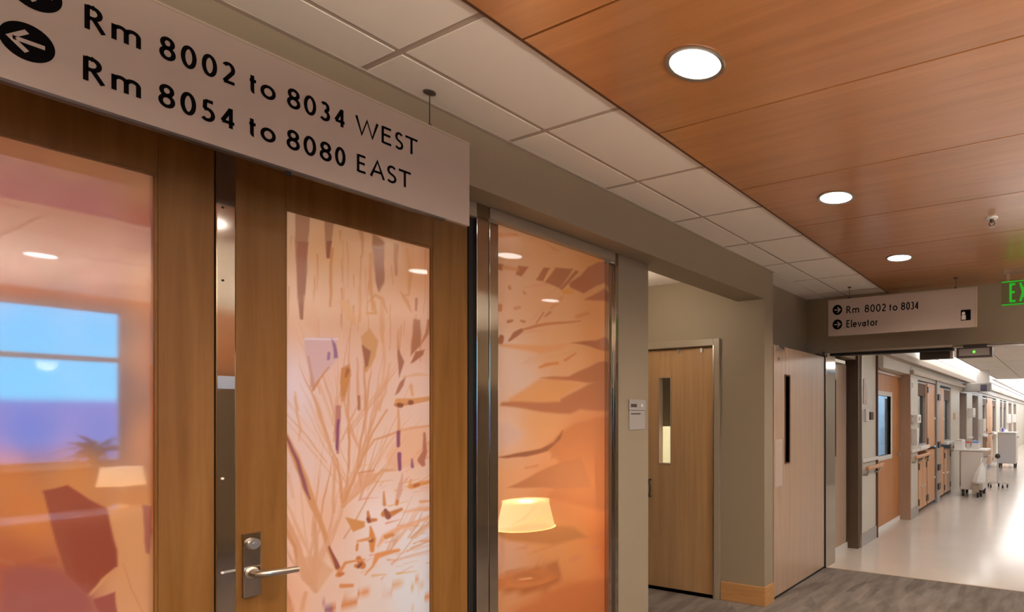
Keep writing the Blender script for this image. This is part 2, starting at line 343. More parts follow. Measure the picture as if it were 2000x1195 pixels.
# ------------------------------------------------------------------ lettering in strokes
def arc(cx, cy, rx, ry, a0, a1, n=14):
    return [(cx + rx * cos(radians(a0 + (a1 - a0) * i / n)), cy + ry * sin(radians(a0 + (a1 - a0) * i / n))) for i in range(n + 1)]
XH = .64
GL = {
 'R': [[(.06, 0), (.06, 1)], [(.06, .95)] + [(.35, .95)] + arc(.35, .725, .40, .225, 90, -90) + [(.06, .50)], [(.40, .50), (.95, .0)]],
 'm': [[(.05, 0), (.05, XH + .02)], [(.05, XH - .14)] + arc(.27, XH - .2, .22, .17, 160, 0) + [(.49, 0)], [(.49, XH - .14)] + arc(.72, XH - .2, .22, .17, 160, 0) + [(.94, 0)]],
 '8': [arc(.5, .745, .36, .205, 0, 360, 24), arc(.5, .285, .42, .235, 0, 360, 24)],
 '0': [arc(.5, .5, .41, .45, 0, 360, 30)],
 '2': [arc(.44, .70, .38, .25, 150, -35) + [(.10, .06)], [(.06, .06), (.94, .06)]],
 '3': [arc(.42, .735, .36, .215, 140, -90), arc(.40, .285, .44, .235, 90, -145)],
 '4': [[(.70, 0), (.70, .97)], [(.70, .94), (.06, .27)], [(.04, .27), (.97, .27)]],
 '5': [[(.86, .94), (.24, .94)], [(.25, .96), (.20, .56)], arc(.40, .31, .46, .26, 125, -140)],
 't': [[(.38, .86), (.38, .2)] + arc(.62, .17, .24, .12, 180, 280, 8), [(.02, XH - .04), (.9, XH - .04)]],
 'o': [arc(.5, XH / 2, .43, XH / 2 - .04, 0, 360, 26)],
 'W': [[(.02, 1), (.26, .02), (.50, .92), (.74, .02), (.98, 1)]],
 'E': [[(.08, 0), (.08, 1)], [(.08, .95), (.92, .95)], [(.08, .53), (.85, .53)], [(.08, .05), (.94, .05)]],
 'S': [arc(.52, .735, .38, .225, 35, 235, 12) + arc(.46, .26, .42, .22, 70, -145, 14)],
 'T': [[(.5, 0), (.5, .97)], [(.0, .95), (1, .95)]],
 'A': [[(.02, 0), (.5, .98), (.98, 0)], [(.18, .34), (.82, .34)]],
 'l': [[(.5, 0), (.5, 1.02)]], 'e': [[(.1, XH * .52), (.9, XH * .52)] + arc(.5, XH / 2, .41, XH / 2 - .04, 10, 320, 22)],
 'v': [[(.04, XH), (.5, .02), (.96, XH)]], 'a': [arc(.44, XH * .44, .36, XH * .38, 0, 360, 22), [(.84, XH - .02), (.84, 0)]],
 'r': [[(.15, 0), (.15, XH)], [(.15, XH - .18)] + arc(.6, XH - .22, .42, .17, 165, 60, 8)],
 'X': [[(.05, 0), (.95, 1)], [(.05, 1), (.95, 0)]], 'I': [[(.5, 0), (.5, 1)]],
}
def ribbon(mb, pts, hw, P):
    pts = [Vector((a, b, 0)) for a, b in pts]
    closed = (pts[0] - pts[-1]).length < 1e-6
    if closed: pts = pts[:-1]
    n = len(pts); L, R_ = [], []
    for i in range(n):
        a = pts[i - 1] if (closed or i) else None; c = pts[(i + 1) % n] if (closed or i < n - 1) else None
        p = pts[i]; ds = []
        if a is not None: ds.append((p - a).normalized())
        if c is not None: ds.append((c - p).normalized())
        nn = [Vector((-d.y, d.x, 0)) for d in ds]
        m = sum(nn, Vector()).normalized(); k = min(1.6, 1 / max(.3, m.dot(nn[0])))
        L.append(p + m * hw * k); R_.append(p - m * hw * k)
    rng = range(n) if closed else range(n - 1)
    vs = [P(q.x, q.y) for q in L] + [P(q.x, q.y) for q in R_]
    mb.add(vs, [(i, (i + 1) % n, n + (i + 1) % n, n + i) for i in rng])
def glyph(mb, ch, a0, a1, z0, cap, hw, P):
    for st in GL[ch]:
        ribbon(mb, [(a0 + hw + x * (a1 - a0 - 2 * hw), z0 + y * cap) for x, y in st], hw, P)
def disc(mb, a, z, r, P, n=36):
    mb.add([P(a + r * cos(2 * pi * i / n), z + r * sin(2 * pi * i / n)) for i in range(n)], [tuple(range(n))])

# ------------------------------------------------------------------ large hanging sign (near left)
XS = .096
t = thing('hanging_sign', (XS, .89, 2.2795), 'large beige hanging room sign in front of the double doors', 'sign')
build('panel', B(XS - .022, XS, .20, 1.553, 2.2795, 2.600), 'sign', t, bev=.002)
build('top_channel', B(XS - .024, XS + .002, .20, 1.553, 2.5965, 2.6035), 'signedge', t)
build('bottom_channel', MB().box(XS - .022, XS, .20, 1.45, 2.2735, 2.2795), 'dark', t)
P1 = lambda a, z: (XS + .0008, a, z)
l1 = 'Rm8002to8034WEST'; e1 = [.52, .56, .5644, .6225, .6511, .6879, .6929, .7304, .7358, .774, .7796, .8162, .8398, .8665, .8678, .9106, .934, .9743, .9784, 1.0177, 1.0235, 1.0585, 1.0645, 1.1025, 1.1276, 1.2063, 1.2114, 1.2531, 1.2567, 1.2927, 1.2927, 1.3451]
l2 = 'Rm8054to8080EAST'; e2 = [.5176, .5591, .5644, .6225, .6492, .6868, .6919, .7294, .7347, .7707, .7762, .815, .8387, .8653, .8678, .9106, .9327, .9729, .9771, 1.0177, 1.022, 1.0615, 1.066, 1.1025, 1.1323, 1.1679, 1.1745, 1.2269, 1.2286, 1.2692, 1.2692, 1.3205]
for txt, ex, zb0, zb1 in ((l1, e1, 2.4600, 2.4712), (l2, e2, 2.3370, 2.3452)):
    for i, ch in enumerate(txt):
        if i in (0, 2, 6, 8, 12): b = MB()
        a0, a1 = ex[2 * i], ex[2 * i + 1]; f = (a0 - .52) / .80
        glyph(b, ch, a0, a1, zb0 + (zb1 - zb0) * f, .0572, .0046 if i < 12 else .0040, P1)
        if i in (1, 5, 7, 11, len(txt) - 1): build('lettering', b, 'ink', t)
def arrow_disc(name, a, z, r, P, Q, parent, right, ink='ink'):
    mb = MB(); disc(mb, a, z, r, P); ob = build(name, mb, ink, parent)
    m2 = MB(); s = 1 if right else -1
    ribbon(m2, [(a - s * .62 * r, z), (a + s * .52 * r, z)], .11 * r, Q)
    ribbon(m2, [(a + s * .02 * r, z + .55 * r), (a + s * .60 * r, z), (a + s * .02 * r, z - .55 * r)], .11 * r, Q)
    build('arrow', m2, 'sign', ob)
Q1 = lambda a, z: (XS + .0014, a, z)
arrow_disc('arrow_disc', .4345, 2.3772, .0415, P1, Q1, t, False)
arrow_disc('arrow_disc', .4455, 2.4975, .0415, P1, Q1, t, False)
def hanger(parent, x, y, z0, z1, r=.016):
    h = build('hanger_rod', MB().tube([(x, y, z0 + .004), (x, y, z1)], .0022, 10), 'dark', parent)
    build('canopy', MB().lathe([(r, z1), (r, z1 - .004), (r * .35, z1 - .010), (.003, z1 - .012)], (x, y, 0), 24), 'dark', h, smooth=True)
    c = build('clamp', B(x - .014, x + .006, y - .005, y + .005, z0 - .012, z0 + .012), 'dark', h)
    build('screw', MB().lathe([(.0045, 0), (.0045, .004), (.001, .005)], (x + .006, y, z0 - .0), 12, axis='x'), 'cord', h)
hanger(t, XS - .011, 1.395, 2.600, ZC - .001, .021)
hanger(t, XS - .011, .36, 2.600, ZC - .001, .021)
build('end_plug', MB().lathe([(.006, 0), (.006, -.010), (.004, -.012)], (XS - .01, .945, 2.2735), 14), 'black', t)

# second hanging sign across the corridor
YS = 5.29
t = thing('hanging_sign', (.84, YS, 2.285), 'smaller beige hanging sign with elevator line, before the far corridor', 'sign')
build('panel', B(.181, 1.492, YS, YS + .02, 2.285, 2.614), 'sign', t, bev=.002)
build('end_channel', B(1.492, 1.502, YS - .002, YS + .022, 2.285, 2.614), 'signedge', t)
build('top_channel', B(.181, 1.502, YS - .002, YS + .022, 2.614, 2.622), 'signedge', t)
P2 = lambda a, z: (a, YS - .0012, z); Q2 = lambda a, z: (a, YS - .0022, z)
zc = .066
for ch, a0, a1 in (('R', .357, .408), ('m', .415, .485), ('8', .530, .578), ('0', .583, .632), ('0', .636, .685), ('2', .689, .735), ('t', .757, .785), ('o', .788, .835),
                   ('8', .862, .905), ('0', .908, .947), ('3', .950, .983), ('4', .984, 1.022)):
    if a0 in (.357, .530, .757, .862): b = MB()
    glyph(b, ch, a0, a1, 2.486 - .02 * (a0 - .35), zc, .0050, P2)
    if a1 in (.485, .735, .835, 1.022): build('lettering', b, 'ink', t)
b = MB()
for ch, a0, a1 in (('E', .357, .398), ('l', .401, .416), ('e', .418, .462), ('v', .464, .506), ('a', .508, .550), ('t', .553, .580), ('o', .583, .628), ('r', .632, .660)):
    glyph(b, ch, a0, a1, 2.356, zc, .0050, P2)
build('lettering', b, 'ink', t)
arrow_disc('arrow_disc', .272, 2.526, .047, P2, Q2, t, True)
arrow_disc('arrow_disc', .272, 2.390, .047, P2, Q2, t, True)
b = MB(); b.quad(P2(1.372, 2.345), P2(1.452, 2.345), P2(1.452, 2.435), P2(1.372, 2.435)); ic = build('elevator_icon', b, 'ink', t)
b = MB(); disc(b, 1.394, 2.405, .014, Q2, 16); b.quad(Q2(1.378, 2.352), Q2(1.412, 2.352), Q2(1.412, 2.390), Q2(1.378, 2.390)); build('pictogram', b, 'offwhite', ic)
hanger(t, .385, YS + .01, 2.622, ZC - .001, .018); hanger(t, 1.33, YS + .01, 2.622, ZC - .018, .018)

# exit sign
M['exitgreen'] = emit('green_exit_letters', (.06, 1.0, .05), .18)
M['exitpanel'] = glass_pane('exit_sign_acrylic', (.80, .86, .74), .0)
t = thing('exit_sign', (1.87, 5.2, 2.42), 'green lit EXIT sign hanging below the wood ceiling', 'sign')
build('panel', B(1.70, 2.04, 5.20, 5.206, 2.425, 2.63), 'exitpanel', t)
build('housing', B(1.72, 2.02, 5.17, 5.235, 2.685, ZC - .016), 'satin', t)
for x in (1.74, 1.98): build('stem', B(x, x + .02, 5.197, 5.209, 2.625, 2.69), 'satin', t)
PE = lambda a, z: (a, 5.1985, z)
b = MB()
for ch, a0, a1 in (('E', 1.755, 1.815), ('X', 1.828, 1.890), ('I', 1.893, 1.915), ('T', 1.925, 1.985)):
    glyph(b, ch, a0, a1, 2.452, .150, .009, PE)
build('lettering', b, 'exitgreen', t)
for z in (2.612, 2.428): build('lit_edge', MB().quad(PE(1.70, z), PE(2.04, z), PE(2.04, z + .010), PE(1.70, z + .010)), 'exitgreen', t)

# ------------------------------------------------------------------ printed leaf film (colour per vertex of a fine grid)
XG = -.197
def leaf_film(name, parent, mat, y0, y1, z0, z1, ny, zvis, nz, base, ops, gain):
    """base: function(u, v) -> rgb with u, v the drawing's own coordinates; ops: soft polygons and tapered strokes in drawing units"""
    Y = np.linspace(y0, y1, ny); Z = np.concatenate([np.linspace(z0, zvis, 24)[:-1], np.linspace(zvis, z1, nz)])
    yy, zz = np.meshgrid(Y, Z)
    # image pixels: pane points projected through the camera, artwork laid out in screen space
    c, s = cos(PSI), sin(PSI); dx = XG - CX
    d = yy * c - dx * s; r = dx * c + yy * s
    u = PPX + FPX * r / d; v = PPY - FPX * (zz - CH) / d
    C = base(u, v)
    for op in ops:
        kind, pts, col, w = op[0], np.array(op[1], float), np.array(op[2], float), op[3]; al = op[4] if len(op) > 4 else 1.0
        lo = pts.min(0) - 30; hi = pts.max(0) + 30
        msk = (u > lo[0]) & (u < hi[0]) & (v > lo[1]) & (v < hi[1])
        if not msk.any(): continue
        pu, pv = u[msk], v[msk]
        # slightly wobbled outline, like veins and torn edges
        pu = pu + .9 * np.sin(pv * .06 + pts[0, 0]) + .35 * np.sin(pv * .17 + pts[0, 1]); pv = pv + .9 * np.sin(pu * .07 + pts[0, 1])
        D = np.full(pu.shape, 1e9); ins = np.zeros(pu.shape, bool); n = len(pts)
        rng = range(n) if kind == 'p' else range(n - 1)
        for i in rng:
            a, b_ = pts[i][:2], pts[(i + 1) % n][:2]; e = b_ - a; L2 = (e @ e) + 1e-9
            tt = np.clip(((pu - a[0]) * e[0] + (pv - a[1]) * e[1]) / L2, 0, 1)
            dd = np.hypot(pu - a[0] - tt * e[0], pv - a[1] - tt * e[1])
            if kind == 's':
                ra, rb = pts[i][2], pts[(i + 1) % n][2]; dd = dd - (ra + (rb - ra) * tt)
            D = np.minimum(D, dd)
            if kind == 'p' and a[1] != b_[1]:
                cr_ = ((a[1] > pv) != (b_[1] > pv)) & (pu < (b_[0] - a[0]) * (pv - a[1]) / (b_[1] - a[1]) + a[0]); ins ^= cr_
        sd = np.where(ins, -D, D) if kind == 'p' else D
        k = np.clip(.5 - sd / (2 * w), 0, 1); k = (k * k * (3 - 2 * k) * al)[:, None]
        cc = C[msk]; C[msk] = cc * (1 - k) + col * k
    C = C / 255.0; lin = np.where(C <= .04045, C / 12.92, ((C + .055) / 1.055) ** 2.4)
    lin = np.clip(lin * np.array(gain), 0, .97)
    nr, nc = yy.shape
    me = bpy.data.meshes.new(name)
    ox, oy, oz = parent.location
    vs = np.stack([np.full(yy.size, XG - ox), yy.ravel() - oy, zz.ravel() - oz], 1)
    idx = np.arange(nr * nc).reshape(nr, nc)
    fs = np.stack([idx[:-1, :-1], idx[:-1, 1:], idx[1:, 1:], idx[1:, :-1]], -1).reshape(-1, 4)
    me.from_pydata(vs.tolist(), [], fs.tolist())
    at = me.color_attributes.new('print', 'FLOAT_COLOR', 'POINT')
    rgba = np.ones((nr * nc, 4), np.float32); rgba[:, :3] = lin.reshape(-1, 3); at.data.foreach_set('color', rgba.ravel())
    me.materials.append(M[mat]); ob = bpy.data.objects.new(name, me); COL.objects.link(ob); ob.parent = parent
    return ob
def mixgrad(stops):
    """bilinear field from scattered colour points (inverse distance)"""
    P = np.array([s[:2] for s in stops], float); K = np.array([s[2] for s in stops], float)
    def f(u, v):
        out = np.zeros(u.shape + (3,)); ws = np.zeros(u.shape)
        for p, k in zip(P, K):
            w = 1 / (((u - p[0]) ** 2 + (v - p[1]) ** 2) / 900 + 1) ** 1.6
            out += w[..., None] * k; ws += w
        return out / ws[..., None]
    return f
M['film_left'] = film_mat('orange_film_left', .0, .12)
M['film_right'] = film_mat('leaf_film_right', .0, .03)
M['film_side'] = film_mat('leaf_film_side', .22, .015)
A = lambda *p: [(400 + q[0] / 2.845, 380 + q[1] / 2.845, *[k / 2.845 for k in q[2:]]) for q in p]  # image crop coordinates converted to full image pixels
Bq = lambda *p: [(400 + q[0] / 2.845, 775 + q[1] / 2.845, *[k / 2.845 for k in q[2:]]) for q in p]
Cq = lambda *p: [(880 + q[0] / 2.9875, 380 + q[1] / 2.9875, *[k / 2.9875 for k in q[2:]]) for q in p]
Dq = lambda *p: [(880 + q[0] / 2.9875, 795 + q[1] / 2.9875, *[k / 2.9875 for k in q[2:]]) for q in p]
Lq = lambda *p: [(q[0] / 2.4896, 715 + q[1] / 2.4896, *[k / 2.4896 for k in q[2:]]) for q in p]
BR, BR2, OR, OR2, PU = (150, 95, 66), (166, 108, 74), (196, 128, 76), (206, 138, 92), (128, 80, 96)
PK = (214, 160, 128)
ops_r = [
 # hanging dark blades from the top
 ('p', A((500, 90), (582, 130), (574, 300), (560, 520), (546, 695), (531, 695), (512, 520), (503, 250)), (158, 104, 72), 2),
 ('p', A((512, 260), (574, 260), (556, 525), (545, 690), (532, 690), (514, 500)), (146, 84, 60), 2, .8),
 ('p', A((664, 140), (718, 160), (697, 355), (677, 355)), (160, 104, 70), 2), ('p', A((676, 260), (706, 260), (695, 355), (678, 355)), (140, 82, 56), 1.5),
 ('s', A((708, 300, 8), (700, 460, 9), (697, 620, 6)), (184, 112, 62), 2, .8), ('s', A((866, 195, 14), (876, 260, 9), (872, 345, 4)), (178, 112, 66), 2, .8),
 ('p', A((926, 210), (1000, 262), (996, 490), (966, 545), (946, 480)), (160, 104, 70), 2.5), ('p', A((946, 300), (996, 300), (994, 480), (962, 535), (948, 470)), (146, 88, 62), 2),
 ('s', A((918, 330, 7), (925, 520, 10), (930, 640, 5)), (188, 116, 62), 2, .8), ('p', A((1050, 270), (1078, 280), (1070, 455), (1056, 450)), (160, 98, 60), 2),
 ('p', A((1092, 260), (1165, 290), (1150, 510), (1128, 520)), (190, 126, 74), 3, .7), ('s', A((1120, 300, 5), (1145, 420, 10), (1130, 560, 6), (1095, 560, 3)), (180, 112, 64), 2, .7),
 ('s', A((866, 420, 4), (862, 700, 5)), (190, 122, 74), 2, .7), ('p', A((740, 585), (790, 580), (840, 690), (845, 730), (790, 690)), (204, 140, 92), 3, .9),
 ('s', A((905, 600, 4), (945, 560, 8), (985, 585, 10), (1015, 655, 4)), (186, 118, 66), 2, .7), ('s', A((985, 575, 10), (980, 700, 14), (990, 820, 6)), (196, 128, 80), 3, .6),
 ('s', A((940, 600, 6), (950, 660, 10), (900, 660, 3)), (186, 116, 62), 2, .7), ('s', A((1085, 540, 3), (1120, 590, 12), (1150, 650, 3)), (184, 116, 66), 2, .8), ('s', A((1172, 580, 8), (1175, 640, 6)), (160, 98, 66), 2),
 ('s', A((630, 690, 4), (635, 800, 5)), (204, 140, 100), 2, .6), ('p', A((548, 560), (640, 640), (625, 790), (560, 720)), (208, 150, 112), 4, .6),
 # left purple patch with a pale top edge
 ('p', A((556, 800), (735, 795), (742, 905), (690, 975), (640, 1010), (600, 1085), (578, 1000), (560, 890)), (196, 150, 136), 3), ('s', A((560, 805, 4), (740, 800, 4)), (214, 190, 190), 2, .8),
 ('p', A((706, 800), (726, 830), (738, 905), (716, 910)), (140, 96, 110), 2), ('s', A((688, 880, 8), (684, 910, 8)), (148, 102, 116), 2), ('s', A((575, 900, 5), (590, 1000, 7), (600, 1060, 14)), (184, 124, 92), 2, .7),
 ('s', A((690, 960, 3), (600, 1085, 8)), (188, 118, 70), 2, .8),
 ('p', A((868, 790), (918, 740), (962, 810), (945, 900), (905, 985), (888, 980), (872, 860)), (192, 132, 84), 2.5), ('p', A((876, 830), (925, 870), (908, 950), (893, 960)), (150, 92, 66), 2),
 ('p', A((755, 962), (800, 940), (812, 1000), (780, 1145), (762, 1145), (752, 1040)), (186, 116, 66), 2.5), ('s', A((795, 975, 12), (785, 1010, 6)), (160, 92, 56), 2),
 ('p', A((1160, 690), (1196, 700), (1200, 840), (1146, 895), (1148, 800)), (160, 98, 66), 2.5), ('p', A((1144, 935), (1175, 870), (1225, 862), (1215, 890), (1160, 930)), (158, 94, 64), 2),
 ('s', A((1245, 700, 8), (1235, 770, 10), (1195, 830, 3)), (170, 104, 66), 2), ('p', A((1072, 840), (1110, 930), (1078, 1020)), (158, 98, 72), 2), ('s', A((1078, 750, 3), (1076, 850, 8)), (188, 122, 76), 2, .7),
 ('p', A((1058, 1115), (1085, 1040), (1114, 1008), (1105, 1060), (1080, 1100)), (166, 104, 76), 2), ('s', A((1062, 1168, 12), (1150, 1150, 12), (1245, 1140, 7)), (188, 116, 66), 2), ('s', A((1078, 1168, 10), (1092, 1166, 10)), (130, 74, 50), 2), ('s', A((1146, 1152, 10), (1152, 1152, 9)), (130, 74, 50), 2),
 ('s', A((1100, 1010, 3), (1180, 1000, 10), (1245, 1005, 4)), (204, 140, 94), 2, .6), ('s', A((1150, 1060, 10), (1155, 1110, 8)), (200, 132, 82), 3, .7),
 ('s', A((845, 910, 4), (850, 1050, 8), (860, 1195, 10)), (198, 130, 86), 2, .7), ('s', A((888, 960, 5), (890, 1195, 7)), (192, 122, 76), 2, .8), ('s', A((985, 700, 5), (1000, 900, 8), (975, 1195, 6)), (202, 138, 92), 3, .6),
 ('s', A((1030, 940, 6), (1000, 1100, 8), (960, 1195, 8)), (200, 134, 88), 3, .6), ('s', A((500, 1100, 5), (520, 1195, 7)), (204, 138, 96), 3, .7),
 # diagonal stem
 ('s', Bq((432, 165, 5), (500, 320, 22), (570, 520, 24), (640, 690, 16), (690, 845, 12), (740, 955, 14)), (198, 130, 82), 3), ('s', Bq((455, 215, 6), (510, 350, 10), (560, 500, 11), (585, 570, 4)), (140, 78, 76), 2), ('s', Bq((690, 835, 5), (735, 945, 14)), (140, 70, 50), 2),
 ('s', Bq((500, 0, 5), (530, 180, 8), (520, 240, 4)), (206, 142, 100), 2, .8), ('s', Bq((605, 0, 5), (650, 140, 10), (700, 290, 9), (725, 330, 4)), (204, 138, 96), 2, .9),
 ('s', Bq((740, 60, 14), (738, 190, 14), (738, 310, 8)), (176, 108, 88), 2), ('s', Bq((739, 130, 7), (738, 290, 6)), (128, 70, 90), 1.5), ('s', Bq((858, 0, 7), (858, 70, 6)), (160, 96, 66), 2), ('s', Bq((770, 0, 7), (800, 120, 6)), (200, 130, 86), 2, .7),
 ('s', Bq((780, 70, 4), (815, 180, 10), (855, 290, 6)), (204, 136, 94), 2, .8), ('s', Bq((800, 180, 6), (800, 420, 5), (770, 600, 10)), (198, 126, 80), 2, .8), ('s', Bq((720, 330, 10), (715, 640, 8)), (204, 138, 96), 2, .8),
 ('s', Bq((895, 60, 5), (890, 240, 6), (870, 330, 5)), (204, 138, 98), 2, .8), ('s', Bq((1010, 70, 5), (940, 190, 6), (880, 330, 6), (770, 600, 12)), (200, 130, 84), 2, .9), ('s', Bq((970, 30, 5), (900, 240, 6), (760, 560, 10)), (204, 138, 96), 2, .7), ('s', Bq((735, 340, 5), (765, 580, 10)), (200, 128, 82), 2, .9),
 ('s', Bq((1245, 160, 6), (1080, 190, 7), (940, 240, 5), (880, 330, 4)), (200, 130, 86), 2, .9), ('p', Bq((1100, 180), (1245, 160), (1245, 330), (1190, 380), (1140, 390), (1030, 410), (1000, 330)), (212, 148, 108), 4, .7),
 ('s', Bq((1075, 60, 4), (1076, 190, 9)), (200, 128, 80), 2, .8), ('s', Bq((1075, 195, 10), (1076, 270, 9)), (134, 74, 84), 2), ('s', Bq((1080, 315, 11), (1080, 400, 9)), (132, 72, 88), 2), ('s', Bq((1150, 345, 4), (1152, 385, 9)), (146, 88, 96), 2), ('s', Bq((1222, 200, 6), (1225, 300, 12), (1200, 350, 20), (1210, 370, 14)), (170, 100, 72), 2),
 ('s', Bq((1070, 25, 14), (1245, 10, 12)), (200, 130, 78), 2), ('s', Bq((1080, 45, 14), (1090, 45, 12)), (136, 76, 52), 2), ('s', Bq((1146, 32, 14), (1152, 32, 12)), (136, 76, 52), 2),
 ('s', Bq((940, 410, 4), (860, 425, 7), (870, 500, 5)), (190, 120, 78), 2, .8), ('p', Bq((860, 430), (960, 420), (950, 470), (870, 520), (780, 590)), (206, 140, 100), 3, .8), ('s', Bq((1070, 405, 4), (990, 410, 10), (900, 490, 6), (760, 610, 10)), (204, 138, 94), 2, .8),
 ('s', Bq((1095, 430, 4), (1085, 520, 16), (1065, 590, 8)), (200, 138, 110), 2.5, .9), ('s', Bq((995, 530, 4), (995, 600, 10)), (196, 122, 72), 2), ('s', Bq((995, 650, 18), (1030, 655, 16), (1090, 625, 8)), (190, 112, 60), 2.5), ('s', Bq((1005, 630, 10), (1018, 665, 16)), (140, 78, 58), 2), ('s', Bq((1070, 580, 8), (1065, 600, 6)), (196, 112, 56), 2),
 ('s', Bq((1145, 460, 5), (1130, 500, 7)), (204, 138, 88), 2), ('s', Bq((1150, 500, 14), (1245, 470, 10)), (206, 126, 68), 2.5), ('s', Bq((1165, 495, 10), (1185, 488, 8)), (170, 94, 52), 2),
 ('s', Bq((1200, 585, 8), (1245, 580, 6)), (212, 140, 90), 2), ('s', Bq((1110, 640, 5), (1200, 625, 12), (1245, 620, 12)), (216, 150, 108), 3, .9),
 ('p', Bq((780, 670), (890, 690), (890, 720), (825, 750)), (196, 124, 70), 2), ('s', Bq((905, 640, 6), (912, 690, 14), (950, 685, 8)), (186, 108, 62), 2), ('s', Bq((908, 680, 9), (915, 692, 8)), (130, 70, 56), 2),
 ('s', Bq((920, 720, 5), (935, 790, 20), (930, 850, 12)), (200, 118, 60), 2.5), ('s', Bq((922, 795, 11), (930, 795, 11)), (136, 74, 48), 2), ('s', Bq((850, 800, 6), (920, 790, 10)), (206, 130, 78), 2), ('s', Bq((850, 820, 7), (846, 850, 7)), (200, 116, 60), 2),
 ('s', Bq((1245, 670, 8), (1100, 720, 12), (1000, 780, 16), (960, 830, 6)), (216, 148, 106), 3, .9), ('s', Bq((1010, 780, 12), (1045, 765, 10)), (200, 122, 66), 2), ('s', Bq((1245, 800, 6), (1200, 805, 5)), (216, 144, 98), 2),
 ('s', Bq((855, 900, 16), (875, 935, 20), (840, 940, 10)), (190, 104, 54), 2.5), ('s', Bq((850, 945, 7), (865, 930, 8)), (130, 68, 50), 2), ('s', Bq((1080, 850, 8), (960, 885, 16), (930, 940, 6), (890, 985, 4)), (210, 128, 74), 2.5), ('s', Bq((890, 900, 3), (780, 925, 8), (740, 990, 12)), (204, 124, 70), 2),
 ('s', Bq((750, 985, 14), (770, 980, 8)), (190, 104, 56), 2), ('s', Bq((760, 1050, 12), (820, 1045, 10)), (204, 122, 70), 2), ('s', Bq((770, 1100, 16), (810, 1090, 10)), (204, 122, 70), 2), ('s', Bq((770, 1155, 14), (830, 1145, 12), (860, 1080, 4)), (204, 120, 66), 2), ('s', Bq((1020, 1035, 6), (930, 1055, 12), (840, 1120, 8)), (212, 132, 80), 2),
 ('s', Bq((660, 1150, 10), (690, 1170, 28), (695, 1195, 26)), (150, 90, 90), 3), ('s', Bq((700, 1150, 6), (720, 1170, 8)), (200, 116, 64), 2),
 ('s', Bq((430, 400, 12), (460, 430, 10), (490, 560, 6)), (210, 150, 112), 3, .8), ('s', Bq((430, 650, 10), (500, 800, 22), (560, 1000, 26), (610, 1075, 14)), (206, 140, 98), 3), ('s', Bq((440, 720, 12), (500, 830, 9), (510, 930, 6)), (196, 124, 76), 2, .8),
 ('s', Bq((440, 560, 4), (540, 780, 12), (590, 900, 6)), (210, 144, 102), 3, .8), ('s', Bq((610, 700, 10), (620, 860, 14), (595, 1040, 12)), (200, 134, 92), 3, .8), ('s', Bq((735, 690, 5), (650, 880, 16), (600, 1060, 12)), (206, 142, 102), 3, .8), ('p', Bq((500, 900), (620, 880), (720, 960), (620, 1090), (560, 1020)), (204, 140, 96), 4, .7),
 ('s', Bq((430, 1040, 12), (470, 1150, 18), (480, 1195, 20)), (206, 132, 86), 3), ('s', Bq((560, 1090, 12), (540, 1195, 14)), (210, 140, 92), 3, .8), ('s', Bq((1230, 985, 8), (1245, 985, 6)), (220, 140, 84), 2), ('s', Bq((1230, 1118, 10), (1245, 1118, 10)), (214, 126, 66), 2),
]
rs = np.random.RandomState(11); fine = []
for bx, by, a0, a1, n, lmin, lmax in ((692, 985, -38, 34, 30, 120, 380), (608, 1155, -32, 30, 26, 90, 330), (660, 880, -30, 40, 18, 100, 300), (760, 1100, 20, 75, 16, 60, 200), (800, 900, 35, 80, 12, 50, 160)):
    for _ in range(n):
        a = np.radians(rs.uniform(a0, a1)); L_ = rs.uniform(lmin, lmax); k0 = rs.uniform(.05, .5); q = rs.uniform(-14, 14)
        p0 = (bx + q + np.sin(a) * L_ * k0, by - np.cos(a) * L_ * k0); p1 = (bx + q + np.sin(a * 1.1) * L_, by - np.cos(a * 1.1) * L_)
        dk = rs.rand(); colr = (186 + 30 * dk, 114 + 46 * dk, 66 + 60 * dk)
        fine.append(('s', [(*p0, rs.uniform(.8, 2.6)), ((p0[0] + p1[0]) / 2 + rs.uniform(-5, 5), (p0[1] + p1[1]) / 2, rs.uniform(1, 3.2)), (*p1, .4)], colr, 1.5, rs.uniform(.3, .7)))
for _ in range(34):
    x_ = rs.uniform(555, 838); y_ = rs.uniform(425, 600) + (x_ - 555) * .2
    fine.append(('s', [(x_, y_, rs.uniform(.6, 2.2)), (x_ + rs.uniform(-4, 4), y_ + rs.uniform(20, 90), .5)], (176 + rs.uniform(-10, 16), 108, 62), 1.4, rs.uniform(.3, .65)))
for _ in range(60):
    x_ = rs.uniform(700, 838); y_ = rs.uniform(900, 1190)
    fine.append(('s', [(x_, y_, rs.uniform(.8, 3)), (x_ + rs.uniform(6, 40), y_ - rs.uniform(0, 14), .5)], (208, 128 + rs.uniform(-10, 24), 72 + rs.uniform(0, 30)), 1.5, rs.uniform(.35, .8)))
ops_r = fine + ops_r
base_r = mixgrad([(560, 430, (196, 148, 108)), (640, 470, (198, 138, 90)), (740, 480, (196, 136, 92)), (830, 520, (198, 130, 84)), (560, 600, (212, 158, 122)), (700, 600, (204, 146, 108)), (830, 640, (204, 144, 110)),
                  (560, 760, (214, 178, 164)), (680, 740, (210, 160, 134)), (800, 760, (212, 164, 136)), (600, 900, (214, 168, 144)), (700, 920, (216, 170, 142)), (820, 900, (214, 162, 130)), (560, 1020, (222, 168, 136)),
                  (640, 1010, (216, 156, 120)), (740, 1020, (222, 186, 166)), (820, 1060, (212, 188, 172)), (800, 1160, (208, 192, 178)), (720, 1180, (216, 180, 156)), (560, 1160, (222, 156, 116)), (650, 1150, (216, 164, 132))])
DK = (170, 98, 58); DK2 = (184, 108, 62); AM = (216, 138, 76); AM2 = (206, 124, 62)
